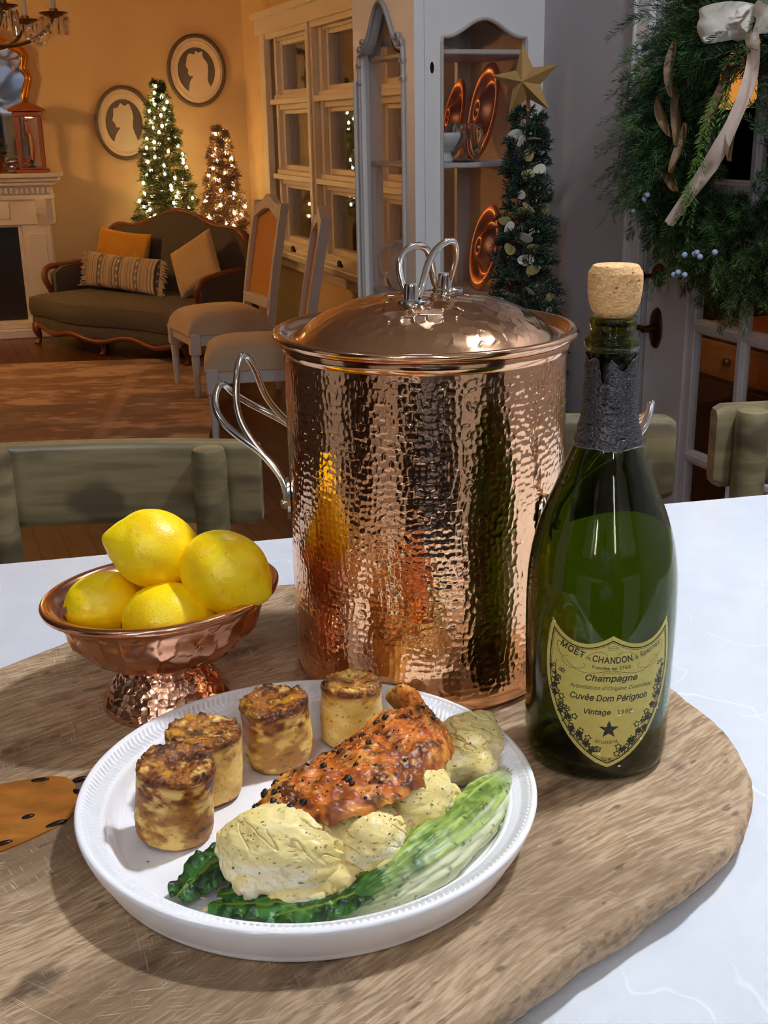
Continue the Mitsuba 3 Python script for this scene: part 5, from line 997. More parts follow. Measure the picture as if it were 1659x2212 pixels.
def lit_tree(key, cx, cy, z0, z1, R, seed, n_b, label, c0, c1, levels, per, Lb, nw=0.004):
    thing(key, label, 'christmas tree')
    m, col, tw = conifer(cx, cy, z0, z1, R, seed, levels, per, 0.042, nw * 1.25, 24, c0, c1, pw=0.8, rmin=0.03)
    k = add(key + '__needles', m, 'needle', color=col); lab(k, None, 'stuff'); k = add(key + '__branches', twigs(tw, 0.003), 'bark'); lab(k, None, 'stuff')
    add(key + '__trunk', tube([(cx, cy, 0.02), (cx, cy, z0 + 0.1), (cx, cy, z1 + 0.03)], [0.02, 0.016, 0.004], 8), 'bark', 40)
    add(key + '__stand', cat(lathe([(0.0, 0.0), (0.12, 0.0), (0.13, 0.02), (0.10, 0.16), (0.09, 0.16), (0.02, 0.15), (0, 0.15)], 24, (cx, cy, 0.0))), 'dark_wood', 40)
    r = np.random.default_rng(seed + 5); b = ico(1); wire = []
    for i in range(n_b):
        u = (i + 0.5) / n_b; u = 0.01 + 0.97 * (0.55 * u + 0.45 * u * u)
        z = z0 + (z1 - z0) * u + 0.01; rad = (0.02 + (R - 0.02) * (1 - u) ** 0.85) * (0.55 + 0.45 * r.random()); a = i * 2.39996 + r.normal(0, 0.35)
        p = np.array([cx + rad * math.cos(a), cy + rad * math.sin(a), z])
        q = add(key + '__light_bulb', xf(M(np.asarray(b.vertices) * [1, 1, 1.25], b.faces), None, p, 0.0105), 'paint_white', True)
        scene[q]['emitter'] = {'type': 'area', 'radiance': rgb(np.array([1.0, 0.66, 0.28]) * Lb), 'sampling_weight': 0.03}; wire.append(p)
lit_tree('christmas_tree', -1.47, 8.315, 0.74, 1.66, 0.235, 3, 84, 'tall lit pencil christmas tree with warm bulbs behind the settee', lin(24, 38, 16), lin(74, 90, 36), 34, 12, 75)
lit_tree('christmas_tree_001', -1.05, 8.14, 0.72, 1.36, 0.17, 8, 48, 'shorter frosted lit christmas tree beside the tall one near the corner', lin(120, 92, 64), lin(196, 168, 130), 28, 12, 65, 0.0050)
# slim tree by the cabinet with paper leaves and a star
SX, SY = 0.405, 3.27
thing('slim_tree', 'slim dark unlit christmas tree with pale paper leaves in front of the cabinet side', 'christmas tree')
m, col, tw = conifer(SX, SY, 0.30, 1.40, 0.145, 21, 52, 12, 0.026, 0.0038, 26, lin(18, 34, 30), lin(52, 78, 64), pw=0.75, rmin=0.034)
k = add('slim_tree__needles', m, 'needle', color=col); lab(k, None, 'stuff'); k = add('slim_tree__branches', twigs(tw, 0.0022), 'bark'); lab(k, None, 'stuff')
add('slim_tree__trunk', tube([(SX, SY, 0.1), (SX, SY, 0.8), (SX, SY, 1.43)], [0.016, 0.012, 0.005], 8), 'bark', 40); add('slim_tree__pot', lathe([(0, 0), (0.09, 0), (0.12, 0.17), (0.11, 0.17), (0.10, 0.15), (0, 0.15)], 28, (SX, SY, 0)), 'dark_wood', 40)
mat('paper_cream', lin(206, 200, 186), 0.8); mat('paper_olive', lin(150, 140, 84), 0.8)
rr_ = np.random.default_rng(4)
for i in range(40):
    u = i / 40; z = 0.62 + 0.75 * u; rad = (0.03 + 0.10 * (1 - (z - 0.3) / 1.1)); a = -PI / 2 + rr_.normal(0, 1.1); c = np.array([SX + rad * math.cos(a), SY + rad * math.sin(a) * 0.9, z + rr_.normal(0, 0.01)])
    t = np.linspace(0, 2 * PI, 15)[:-1]; s = 0.013 + 0.007 * rr_.random(); lf = extr(np.column_stack([s * np.cos(t) * 0.85, s * np.sin(t) * (1.2 - 0.25 * np.sin(t))]), 0.0008)
    add('slim_tree__paper_leaf', xf(lf, rz(rr_.normal(0, .6)) @ rx(PI / 2 + rr_.normal(0, 0.5)) @ rz(rr_.random() * 6), c), 'paper_cream' if rr_.random() < 0.72 else 'paper_olive')
mat('kraft', lin(176, 138, 84), 0.4, 0.25)
def star3(R, r, h):
    p = [(0, 0, h)]; 
    for k in range(10): a = PI / 2 + k * PI / 5; q = R if k % 2 == 0 else r; p.append((q * math.cos(a), q * math.sin(a), 0))
    p.append((0, 0, -h)); f = []
    for k in range(10): i, j = 1 + k, 1 + (k + 1) % 10; f += [(0, i, j), (11, j, i)]
    return M(p, f)
add('star_topper__star', xf(star3(0.096, 0.040, 0.036), np.stack([[0.92, -0.39, 0], [0, 0, 1], [-0.39, -0.92, 0]], 1) @ rz(0.12), (SX - 0.012, SY - 0.03, 1.472)), 'kraft'); add('star_topper__holder', tube([(SX, SY, 1.40), (SX - 0.003, SY - 0.006, 1.45)], 0.006, 8), 'kraft'); thing('star_topper', 'folded kraft paper star on the tip of the slim dark tree', 'star')
# ---------------------------------------------------------------- counter stools
def stool_wood(p, n, uv):
    g = fbm(p.x * 5, p.y * 30, p.z * 55, 4); b = fbm(p.x * 12, p.y * 12, p.z * 14, 3)
    c = mix(lin(132, 120, 88), lin(90, 82, 60), smoothstep(0.3, 0.7, g) * 0.8); return mix(c, lin(70, 63, 48), smoothstep(0.46, 0.66, b) * 0.8)
mat('stool_wood', proc(stool_wood), 0.30, specular=0.55)
def stool(key, x0, y0, dz, label, yaw=0.0):
    """x0: left end of the back rail; y0 its front face"""
    thing(key, label, 'bar stool', 'wooden stools along the far side of the island')
    W = 0.425; c = np.array([x0, y0, 0.0]); zt, zb = 0.943 + dz, 0.820 + dz
    G = lambda m: xf(m, rz(yaw), c)
    n = 40; S = np.linspace(0, 1, n); sag = 0.018 * np.sin(PI * S)
    sec = np.array([(0.000, 0.010), (0.006, 0.0), (0.030, 0.0), (0.036, 0.010), (0.036, 0.113), (0.030, 0.123), (0.006, 0.123), (0.0, 0.113)])
    P = np.stack([np.stack([np.full(n, 0) + S * W, sag + a, np.full(n, zb + b)], 1) for a, b in sec], 1)
    P[0, :, 2] = zb + 0.0615 + (P[0, :, 2] - zb - 0.0615) * 0.9; P[-1, :, 2] = zb + 0.0615 + (P[-1, :, 2] - zb - 0.0615) * 0.9
    m = grid(P, cv=True); ends = []
    for e in (0, n - 1):
        o = e * 8; ends += [[o, o + k, o + k + 1] for k in range(1, 7)]
    add(key + '__back_rail', G(M(m.vertices, np.vstack([m.faces, ends]))), 'stool_wood', 40)
    for px in (0.048, W - 0.070):
        add(key + '__back_post', G(tube([(px, -0.016, 0.0), (px, -0.006, 0.45), (px, -0.012, zt - 0.012), (px, -0.012, zt - 0.002), (px, -0.012, zt)], [0.020, 0.025, 0.0245, 0.022, 0.017], 18)), 'stool_wood', 40)
    a_ = np.linspace(0, 2 * PI, 41)[:-1]; sq = np.column_stack([W / 2 + 0.195 * np.sign(np.cos(a_)) * np.abs(np.cos(a_)) ** 0.5, -0.19 + 0.18 * np.sign(np.sin(a_)) * np.abs(np.sin(a_)) ** 0.5])
    add(key + '__seat', G(extr(sq, 0.04, 0.60)), 'stool_wood')
    for px in (0.06, W - 0.06): add(key + '__front_leg', G(tube([(px, -0.33, 0), (px, -0.32, 0.60)], [0.018, 0.022], 14)), 'stool_wood', 40)
    for z, q in ((0.22, 0), (0.30, 1)): add(key + '__stretcher', G(tube([(0.06, -0.325 if not q else -0.012, z), (W - 0.06, -0.325 if not q else -0.012, z)], 0.012, 10)), 'stool_wood', 40)
stool('bar_stool', -0.603, 1.60, 0.0, 'wooden bar stool with a thick weathered back rail behind the lemon bowl')
stool('bar_stool_001', 0.000, 1.62, 0.021, 'wooden bar stool whose back rail shows between the pot and the bottle')
stool('bar_stool_002', 0.490, 1.645, 0.030, 'wooden bar stool at the far right end of the island')

# ---------------------------------------------------------------- dining chairs
mat('chair_white', lin(196, 190, 184), 0.55); mat('seat_linen', proc(lambda p, n, uv: mix(lin(196, 176, 146), lin(176, 156, 128), fbm(p.x * 220, p.y * 220, p.z * 220, 2))), 0.9)
mat('cane', proc(lambda p, n, uv: mix(lin(206, 140, 60), lin(150, 92, 34), dr.select((dr.sin(p.z * 900) > 0.2) | (dr.sin((p.x * 0.42 - p.y * 0.9) * 900) > 0.4), 1.0, 0.0) * 0.6)), 0.6)
def chair(key, F, cf, label):
    cf = np.array([*cf, 0.0]); cf /= np.linalg.norm(cf); xb = -cf; yb = np.cross([0, 0, 1.0], xb)   # x: front to back, y: away from the camera
    if yb[1] < 0: yb = -yb
    G = lambda m: xf(m, np.stack([xb, yb, [0, 0, 1.0]], 1), np.array([*F, 0.0]))
    thing(key, label, 'chair', 'dining chairs by the windows')
    W, D = 0.40, 0.44
    n, m = 28, 28; S, V = np.meshgrid(np.linspace(-1, 1, n), np.linspace(-1, 1, m), indexing='ij')
    fx = np.sign(S) * np.abs(S) ** 0.9; h = 0.105 * (1 - np.abs(S) ** 6) ** 0.5 * (1 - np.abs(V) ** 6) ** 0.5 + 0.02 * (1 - S ** 2) * (1 - V ** 2)
    P = np.stack([D * 0.47 + S * (D * 0.5 + 0.02), W / 2 + V * (W / 2 + 0.02), 0.335 + h], -1); lo = P.copy(); lo[..., 2] = 0.335
    add(key + '__seat', G(cat(grid(P), grid(lo))), 'seat_linen', 50)
    add(key + '__apron', G(cat(bx(-0.005, D, -0.008, 0.016, 0.275, 0.345), bx(-0.005, D, W - 0.016, W + 0.008, 0.275, 0.345), bx(-0.012, 0.012, -0.008, W + 0.008, 0.275, 0.345), bx(D - 0.02, D, -0.008, W + 0.008, 0.275, 0.345))), 'chair_white')
    for y in (0.0, W):
        add(key + '__leg', G(cat(tube([(0.004, y, 0.0), (0.004, y, 0.02), (0.004, y, 0.215), (0.004, y, 0.235)], [0.013, 0.015, 0.023, 0.02], 14), bx(-0.024, 0.032, y - 0.028, y + 0.028, 0.23, 0.345, 0.006))), 'chair_white', 40)
        add(key + '__back_leg', G(tube([(D + 0.02, y, 0.0), (D - 0.01, y, 0.25)], [0.015, 0.022], 10)), 'chair_white', 40)
        st = smooth_path([(D - 0.012, 0, 0.25), (D, 0, 0.40), (D + 0.045, 0, 0.70), (D + 0.10, 0, 0.985)], 24)
        q = []
        for dx, dy in ((-0.022, -0.016), (0.022, -0.016), (0.022, 0.016), (-0.022, 0.016)): q.append(st + [dx, y + dy, 0])
        add(key + '__back_stile', G(grid(np.stack(q, 1), cv=True)), 'chair_white', 30)
    V2 = np.linspace(0, 1, 30); cr = 0.955 + 0.060 * np.sin(PI * V2) ** 0.9 + 0.012 * np.cos(V2 * 4 * PI) 
    lo_ = 0.90 + 0.055 * np.sin(PI * V2) ** 1.6; xs = lambda z: np.interp(z, st[:, 2], st[:, 0])
    q = [np.column_stack([xs(z_) + dx, V2 * W, z_]) for z_, dx in ((lo_, -0.02), (lo_, 0.02), (cr, 0.018), (cr, -0.018))]
    add(key + '__crest_rail', G(grid(np.stack(q, 1), cv=True)), 'chair_white', 30); add(key + '__lower_rail', G(bx(D - 0.02, D + 0.03, 0, W, 0.44, 0.49)), 'chair_white')
    zz_ = np.linspace(0.48, 0.94, 20); VV, ZZ = np.meshgrid(np.linspace(0.01, W - 0.01, 12), zz_, indexing='ij'); XX = xs(ZZ) + 0.018 * np.sin(PI * VV / W)
    top = 0.91 + 0.055 * np.sin(PI * VV / W) ** 1.6; ZZ2 = 0.48 + (ZZ - 0.48) / 0.46 * (top - 0.48)
    add(key + '__cane_panel', G(cat(grid(np.stack([XX - 0.003, VV, ZZ2], -1)), grid(np.stack([XX + 0.003, VV, ZZ2], -1)))), 'cane', True)
chair('dining_chair', (-0.985, 6.07), (-.905, -.425), 'white framed dining chair with cane back and orange lit linen seat, farther one')
chair('dining_chair_001', (-0.765, 5.13), (-.992, -.13), 'white framed dining chair nearer the copper pot with grey linen seat')

# ---------------------------------------------------------------- rug
def rug_fn(p, n, uv):
    a = p.x * 0.995 + p.y * 0.087; b = -p.x * 0.087 + p.y * 0.995
    g = fbm(a * 3.0, b * 7, 2.0, 4); h = fbm(a * 14, b * 30, 5.0, 3)
    c = mix(lin(176, 148, 122), lin(124, 92, 70), smoothstep(0.36, 0.62, g * 0.6 + h * 0.4)); c = mix(c, lin(104, 86, 76), smoothstep(0.52, 0.66, fbm(a * 4 + 9, b * 5, 8.0, 3)) * 0.7)
    e = dr.abs(a + 0.86); return mix(c, lin(172, 142, 116), (1 - smoothstep(0.02, 0.05, e)) * 0.35)
mat('rug', proc(rug_fn), 0.95)
rg = bx(-3.2, 0, -2.75, 0, 0.0, 0.006, 0.002); add('rug', xf(rg, rz(math.radians(5)), (-0.98, 7.22, 0.0005)), 'rug'); thing('rug', 'large faded brown and rust patterned rug on the wooden floor', 'rug')

# ---------------------------------------------------------------- settee across the corner
SU = np.array([.795, -.603, 0.0]); SF = np.array([-.603, -.795, 0.0]); SO = np.array([-2.32, 7.83, 0.0])
SL = lambda m: xf(m, np.stack([SU, -SF, [0, 0, 1.0]], 1), SO)     # local: s along, d backwards, z
mat('settee_cloth', proc(lambda p, n, uv: mix(lin(84, 77, 70), lin(68, 62, 56), fbm(p.x * 120, p.y * 120, p.z * 120, 2))), 0.85)
mat('settee_frame', lin(110, 56, 26), 0.35)
thing('settee', 'grey upholstered settee with carved brown wooden frame standing across the corner', 'settee')
SW = 1.46
def serp(s): return -0.045 - 0.055 * np.sin(PI * s / SW) ** 2 + 0.03 * np.cos(2 * PI * s / SW * 1.5)
ss = np.linspace(-0.03, SW + 0.03, 50)
def seat_solid(z0, z1, inset=0.0, bulge=0.012, n=12):
    zs = np.linspace(0, 1, n); P = []
    for t in zs:
        b = bulge * math.sin(PI * t) - inset
        P.append(np.vstack([np.column_stack([ss, serp(ss) - b, np.full(50, z0 + (z1 - z0) * t)]), np.column_stack([ss[::-1], np.full(50, 0.60), np.full(50, z0 + (z1 - z0) * t)])]))
    m = grid(np.array(P), cv=True); k = len(P[0]); v = np.asarray(m.vertices); tp = P[-1].copy()
    inn = tp.copy(); c = tp.mean(0); inn[:, :2] = c[:2] + (tp[:, :2] - c[:2]) * 0.90; inn[:, 2] += 0.018
    in2 = tp.copy(); in2[:, :2] = c[:2] + (tp[:, :2] - c[:2]) * 0.4; in2[:, 2] += 0.026
    m2 = grid(np.array([tp, inn, in2, np.repeat([[c[0], c[1], z1 + 0.028]], k, 0)]), cv=True); return cat(m, m2)
add('settee__seat_cushion', SL(seat_solid(0.195, 0.315)), 'settee_cloth', 50)
add('settee__apron', SL(seat_solid(0.115, 0.198, 0.012, 0.004)), 'settee_cloth', 50)
ap = smooth_path([(s_, float(serp(np.array(s_))) + 0.004, 0.112 + 0.018 * math.cos(s_ / SW * 6 * PI)) for s_ in np.linspace(-0.02, SW + 0.02, 14)], 80); add('settee__apron_molding', SL(tube(ap, 0.016, 10)), 'settee_frame', 40)
for s_, d_ in ((0.01, 0.0), (SW / 2, -0.05), (SW - 0.01, 0.0), (0.03, 0.56), (SW - 0.03, 0.56)):
    add('settee__leg', SL(tube(smooth_path([(s_, d_ + 0.02, 0.13), (s_, d_ - 0.012, 0.095), (s_, d_ + 0.002, 0.05), (s_, d_ - 0.006, 0.018), (s_, d_ - 0.018, 0.0)], 20), np.interp(np.linspace(0, 1, 20), [0, 0.25, 0.7, 0.9, 1], [0.034, 0.03, 0.016, 0.018, 0.022]), 12)), 'settee_frame', 40)
tp = smooth_path([(0.085, 0.60, 0.34), (0.075, 0.61, 0.52), (0.09, 0.62, 0.685), (0.16, 0.625, 0.735), (0.36, 0.63, 0.745), (0.56, 0.635, 0.80), (0.76, 0.64, 0.850), (0.96, 0.635, 0.815), (1.14, 0.63, 0.765), (1.32, 0.625, 0.745), (1.39, 0.62, 0.69), (1.41, 0.61, 0.52), (1.40, 0.60, 0.34)], 90)
poly = np.column_stack([tp[:, 0], tp[:, 2]]); bk = extr(np.vstack([poly, [[1.40, 0.25], [0.085, 0.25]]]), 0.075); bv = np.asarray(bk.vertices); add('settee__backrest', SL(M(np.column_stack([bv[:, 0], 0.565 + bv[:, 2] + (bv[:, 1] - 0.3) * 0.10, bv[:, 1]]), bk.faces)), 'settee_cloth')
add('settee__back_frame', SL(tube(tp + [0, 0.0, 0.004], 0.018 + 0.006 * np.sin(np.linspace(0, 40, 90)), 10)), 'settee_frame', 40)
for s0, sg in ((0.0, 1), (SW, -1)):
    arm = smooth_path([(s0 + sg * 0.09, 0.60, 0.50), (s0 + sg * 0.04, 0.42, 0.515), (s0 + sg * 0.01, 0.22, 0.505), (s0 - sg * 0.01, 0.13, 0.485), (s0 + sg * 0.005, 0.10, 0.43), (s0 + sg * 0.01, 0.14, 0.34), (s0 + sg * 0.02, 0.08, 0.24)], 50)
    add('settee__arm', SL(tube(arm, 0.020, 10)), 'settee_frame', 40)
    q = extr([(0.14, 0.24), (0.60, 0.24), (0.60, 0.50), (0.42, 0.51), (0.22, 0.50), (0.15, 0.46)], 0.045); v = np.asarray(q.vertices); add('settee__arm_panel', SL(M(np.column_stack([s0 + sg * (0.015 + v[:, 2]), v[:, 0], v[:, 1]]), q.faces)), 'settee_cloth')
mat('pillow_cloth', VC, 0.9)
def pillow(key, s, d, z, W, H, Dp, rot, lean, colfn, label, fringe=False, yaw=0.0):
    n, m = 90, 50; A, B = np.meshgrid(np.linspace(-1, 1, n), np.linspace(-1, 1, m), indexing='ij')
    e = ((1 - A ** 4) * (1 - B ** 4)) ** 0.55; pin = 1 - 0.06 * (1 - np.abs(A) ** 2) * np.abs(B) ** 3; pin2 = 1 - 0.06 * (1 - B ** 2) * np.abs(A) ** 3
    X, Z = A * W / 2 * pin2, B * H / 2 * pin; wr = (meshkit.fbm(np.stack([A * 2.5 + s, B * 2.5, 0 * A], -1), 3, 4) - 0.5) * 0.02 * e
    P = np.stack([X, -Dp / 2 * e + wr, Z], -1); Q = np.stack([X, Dp / 2 * e, Z], -1); col = colfn(A, B).reshape(-1, 3)
    g = cat(grid(P), grid(Q)); R = rz(yaw) @ rx(-lean) @ ry(rot)
    kk_ = add(key + '__cover', SL(xf(g, R, (s, d, z))), 'pillow_cloth', True, color=np.vstack([col, col])); thing(key, label, 'pillow', 'pillows on the settee')
    if fringe:
        r = np.random.default_rng(3); fr = []
        for sg in (-1, 1):
            for b in np.linspace(-0.95, 0.95, 26): fr.append(tube([(sg * W / 2 * 0.98, 0, b * H / 2), (sg * (W / 2 + 0.02), r.normal(0, 0.006), b * H / 2 - 0.004), (sg * (W / 2 + 0.045), r.normal(0, 0.01), b * H / 2 - 0.012 + r.normal(0, 0.006))], 0.004, 5))
        f_ = add(key + '__fringe', SL(xf(cat(fr), R, (s, d, z))), 'seat_linen'); lab(f_, None, 'stuff')
const = lambda c: (lambda A, B: np.broadcast_to(c, A.shape + (3,)) * (0.92 + 0.16 * meshkit.noise(np.stack([A * 30, B * 30, 0 * A], -1)))[..., None])
def stripes(A, B):
    x = (A + 1) * 2.05; f = x % 1.0; c = np.empty(A.shape + (3,)); c[:] = lin(196, 176, 146)
    for a, b, k in ((0.0, 0.06, (64, 56, 52)), (0.06, 0.20, (120, 110, 104)), (0.20, 0.26, (64, 56, 52)), (0.34, 0.44, (140, 122, 104)), (0.50, 0.60, (168, 146, 116)), (0.66, 0.76, (140, 122, 104)), (0.84, 0.90, (96, 84, 74))): c[(f >= a) & (f < b)] = lin(*k)
    mo = (f > 0.07) & (f < 0.19) & ((np.abs(((B * 2.4) % 1) - 0.5) + np.abs((f - 0.13) * 5)) < 0.34); c[mo] = lin(206, 190, 166); return c
pillow('pillow', 0.34, 0.50, 0.540, 0.52, 0.37, 0.12, 0.06, 0.22, const(lin(206, 146, 50)), 'mustard yellow square pillow at the left end of the settee')
pillow('pillow_001', 0.50, 0.35, 0.465, 0.74, 0.235, 0.12, 0.03, 0.20, stripes, 'long striped lumbar pillow with fringed ends on the settee', True)
pillow('pillow_002', 1.13, 0.42, 0.545, 0.37, 0.33, 0.12, -0.50, 0.25, const(lin(206, 176, 130)), 'plain beige pillow tilted on a corner at the right of the settee')
# ---------------------------------------------------------------- fireplace and what stands on it
FLc = loc(CORNER, Bd, Bn)
mat('mantel_paint', lin(222, 214, 202), 0.5)
thing('fireplace', 'white painted fireplace with carved mantel on the back wall', 'fireplace')
F0, F1_ = -1.417, -2.90       # right and left edge of the pilasters along the wall
add('fireplace__mantel_shelf', FLc(cat(bx(F1_ - 0.11, -1.304, 0.0, 0.33, 1.072, 1.10, 0.006), bx(F1_ - 0.09, -1.325, 0.0, 0.305, 1.045, 1.072, 0.008), bx(F1_ - 0.06, -1.35, 0.0, 0.285, 1.02, 1.045, 0.008))), 'mantel_paint')
add('fireplace__frieze', FLc(cat(bx(F1_ - 0.02, -1.385, 0.0, 0.245, 0.76, 1.02), bx(F1_ - 0.03, -1.375, 0.0, 0.262, 0.925, 0.955, 0.006), bx(F1_ + 0.25, -1.67, 0.245, 0.252, 0.80, 0.905, 0.003))), 'mantel_paint')
for i in range(44): add('fireplace__dentil', FLc(bx(-1.392 - i * 0.0345 - 0.019, -1.392 - i * 0.0345, 0.245, 0.272, 0.968, 1.006, 0.002)), 'mantel_paint')
for a in (F0 - 0.187, F1_):
    p = add('fireplace__pilaster', FLc(cat(bx(a, a + 0.187, 0.0, 0.235, 0.10, 0.925), bx(a + 0.035, a + 0.152, 0.235, 0.243, 0.18, 0.70, 0.003), bx(a - 0.012, a + 0.199, 0.0, 0.25, 0.0, 0.12, 0.005))), 'mantel_paint')
    t = np.linspace(0, 1, 40); yy_ = 0.30 - 0.065 * t + 0.022 * np.sin(t * 2 * PI); prof = np.vstack([np.column_stack([yy_, 0.93 - 0.27 * t]), [[0.235, 0.66], [0.235, 0.93]]]); c_ = extr(prof, 0.07); v = np.asarray(c_.vertices); add(p + '__corbel', FLc(M(np.column_stack([a + 0.108 + v[:, 2], v[:, 0], v[:, 1]]), c_.faces)), 'mantel_paint', 30)
add('fireplace__inner_frame', FLc(cat(bx(F0 - 0.215, F0 - 0.187, 0.0, 0.225, 0.10, 0.77), bx(F1_ + 0.187, F1_ + 0.215, 0.0, 0.225, 0.10, 0.77), bx(F1_ + 0.187, F0 - 0.187, 0.0, 0.225, 0.745, 0.775))), 'mantel_paint')
add('fireplace__firebox', FLc(bx(F1_ + 0.2, F0 - 0.2, 0.02, 0.17, 0.10, 0.75)), 'firebox_black'); add('fireplace__hearth', FLc(cat(bx(F1_ - 0.13, -1.25, 0.0, 0.34, 0.0, 0.06, 0.005), bx(F1_ - 0.05, -1.36, 0.0, 0.30, 0.06, 0.105, 0.006))), 'mantel_paint')
# gilt mirror, hung turned and tipped a little towards the kitchen
mc = np.array([-2.66, 8.285, 1.63]); mn = np.array([0.015, -0.215, 1.432]) - np.array([-2.42, 8.30, 1.83]); mn /= np.linalg.norm(mn); mu = np.cross([0, 0, 1.0], mn); mu /= np.linalg.norm(mu); mu = mu if mu[0] > 0 else -mu; mz = np.cross(mu, mn); mz = mz if mz[2] > 0 else -mz
MR = np.stack([mu, mn, mz], 1); ML = lambda m: xf(m, MR, mc)
mat('mirror_silver', (0.88, 0.88, 0.88), 0.02, 1.0); mat('gilt', lin(196, 116, 40), 0.28, 0.85)
half = [(0.0, 0.36), (0.10, 0.345), (0.19, 0.30), (0.235, 0.27), (0.285, 0.25), (0.30, 0.19), (0.285, 0.14), (0.31, 0.09), (0.30, 0.03), (0.275, -0.06), (0.27, -0.25), (0.285, -0.40), (0.26, -0.46), (0.12, -0.48), (0.0, -0.485)]
cl = smooth_path(half + [(-x, z) for x, z in half[-2:0:-1]], 160, True)
thing('wall_mirror', 'gilt framed mirror over the fireplace reflecting the photographer', 'mirror')
tri = trimesh.creation.triangulate_polygon(Polygon(cl), engine='earcut'); mk_ = M(np.column_stack([tri[0][:, 0], np.zeros(len(tri[0])), tri[0][:, 1]]), tri[1]); add('wall_mirror__glass', ML(cat(mk_)), 'mirror_silver')
c3 = np.column_stack([cl[:, 0], np.full(160, 0.006), cl[:, 1]]); add('wall_mirror__frame', ML(cat(tube(c3, 0.020 + 0.005 * np.sin(np.arange(160) * PI / 8), 10, closed=True), tube(c3 * [1.06, 1, 1.04], 0.012, 8, closed=True), extr(cl * 1.03, 0.012) if False else tube(c3 - [0, 0.012, 0], 0.02, 8, closed=True))), 'gilt', 40)
# lantern with candle
LX = np.array([-1.492, 0.18, 1.10])
mat('lantern_wood', lin(120, 58, 26), 0.45); mat('candle_wax', lin(226, 206, 180), 0.5)
thing('lantern', 'wooden lantern with pyramid roof standing on the right end of the mantel', 'lantern')
b_ = lambda m: FLc(xf(m, None, LX))
add('lantern__base', b_(cat(bx(-0.105, 0.105, -0.105, 0.105, 0.0, 0.022, 0.004), bx(-0.085, 0.085, -0.085, 0.085, 0.022, 0.034, 0.003))), 'lantern_wood')
for x in (-0.075, 0.075):
    for y in (-0.075, 0.075): add('lantern__post', b_(bx(x - 0.011, x + 0.011, y - 0.011, y + 0.011, 0.03, 0.365, 0.002)), 'lantern_wood')
add('lantern__crown', b_(cat(bx(-0.092, 0.092, -0.092, 0.092, 0.36, 0.395, 0.006), bx(-0.115, 0.115, -0.115, 0.115, 0.395, 0.410, 0.003))), 'lantern_wood')
rf = trimesh.convex.convex_hull(np.array([(x, y, 0.41) for x in (-0.112, 0.112) for y in (-0.112, 0.112)] + [(x, y, 0.455) for x in (-0.012, 0.012) for y in (-0.012, 0.012)])); add('lantern__roof', b_(M(rf.vertices, rf.faces)), 'lantern_wood')
lt = np.linspace(0, 2 * PI, 25); add('lantern__ring', b_(tube(np.column_stack([0.012 * np.cos(lt[:-1]), 0 * lt[:-1], 0.466 + 0.012 * np.sin(lt[:-1])]), 0.0025, 8, closed=True)), 'nail_iron', 40)
for sg in (-1, 1): add('lantern__pane', b_(sheet(-0.065, 0.065, 0.034, 0.36, sg * 0.075)), 'pane_clear')
add('candle__stick', b_(lathe([(0, 0.034), (0.028, 0.034), (0.026, 0.040), (0.008, 0.046), (0.008, 0.085), (0.0, 0.085)], 20)), 'nail_iron', 40); add('candle__wax', b_(lathe([(0.007, 0.085), (0.006, 0.25), (0.0025, 0.256), (0, 0.256)], 16)), 'candle_wax', 40); add('candle__wick', b_(tube([(0, 0, 0.254), (0.001, 0, 0.268)], 0.001, 5)), 'nail_iron'); thing('candle', 'slim pale candle standing inside the wooden lantern', 'candle')
vx = np.array([-1.625, 0.245, 1.10]); add('votive_glass__cup', FLc(lathe(smooth_path([(0, 0.001), (0.030, 0.001), (0.034, 0.006), (0.040, 0.075), (0.038, 0.075), (0.032, 0.012), (0, 0.010)], 30), 28, vx)), 'clear_glass', 40); add('votive_glass__wax', FLc(lathe([(0, 0.014), (0.030, 0.014), (0.032, 0.04), (0, 0.041)], 20, vx)), 'candle_wax', 40); thing('votive_glass', 'small clear votive glass beside the lantern on the mantel', 'candle holder')
px_ = np.array([-1.75, 0.20, 1.10]); thing('mantel_plant', 'dark bushy green plant in a brown pot on the mantel', 'plant')
add('mantel_plant__pot', FLc(lathe([(0, 0), (0.05, 0), (0.068, 0.10), (0.074, 0.11), (0.064, 0.11), (0.06, 0.09), (0, 0.09)], 28, px_)), 'lantern_wood', 40)
r_ = np.random.default_rng(9); B_ = np.repeat([[px_[0], px_[1], px_[2] + 0.10]], 60, 0); D_ = r_.normal(0, 1, (60, 3)); D_[:, 2] = np.abs(D_[:, 2]) * 1.2 + 0.2
m_, rn_, tw_ = sprays(B_, D_, 0.08 + 0.09 * r_.random(60), 26, 0.022, 0.006, 5, 0.15, 0.6); k = add('mantel_plant__foliage', FLc(m_), 'needle', color=mixc(lin(40, 40, 14), lin(92, 82, 36), rn_)); lab(k, None, 'stuff')

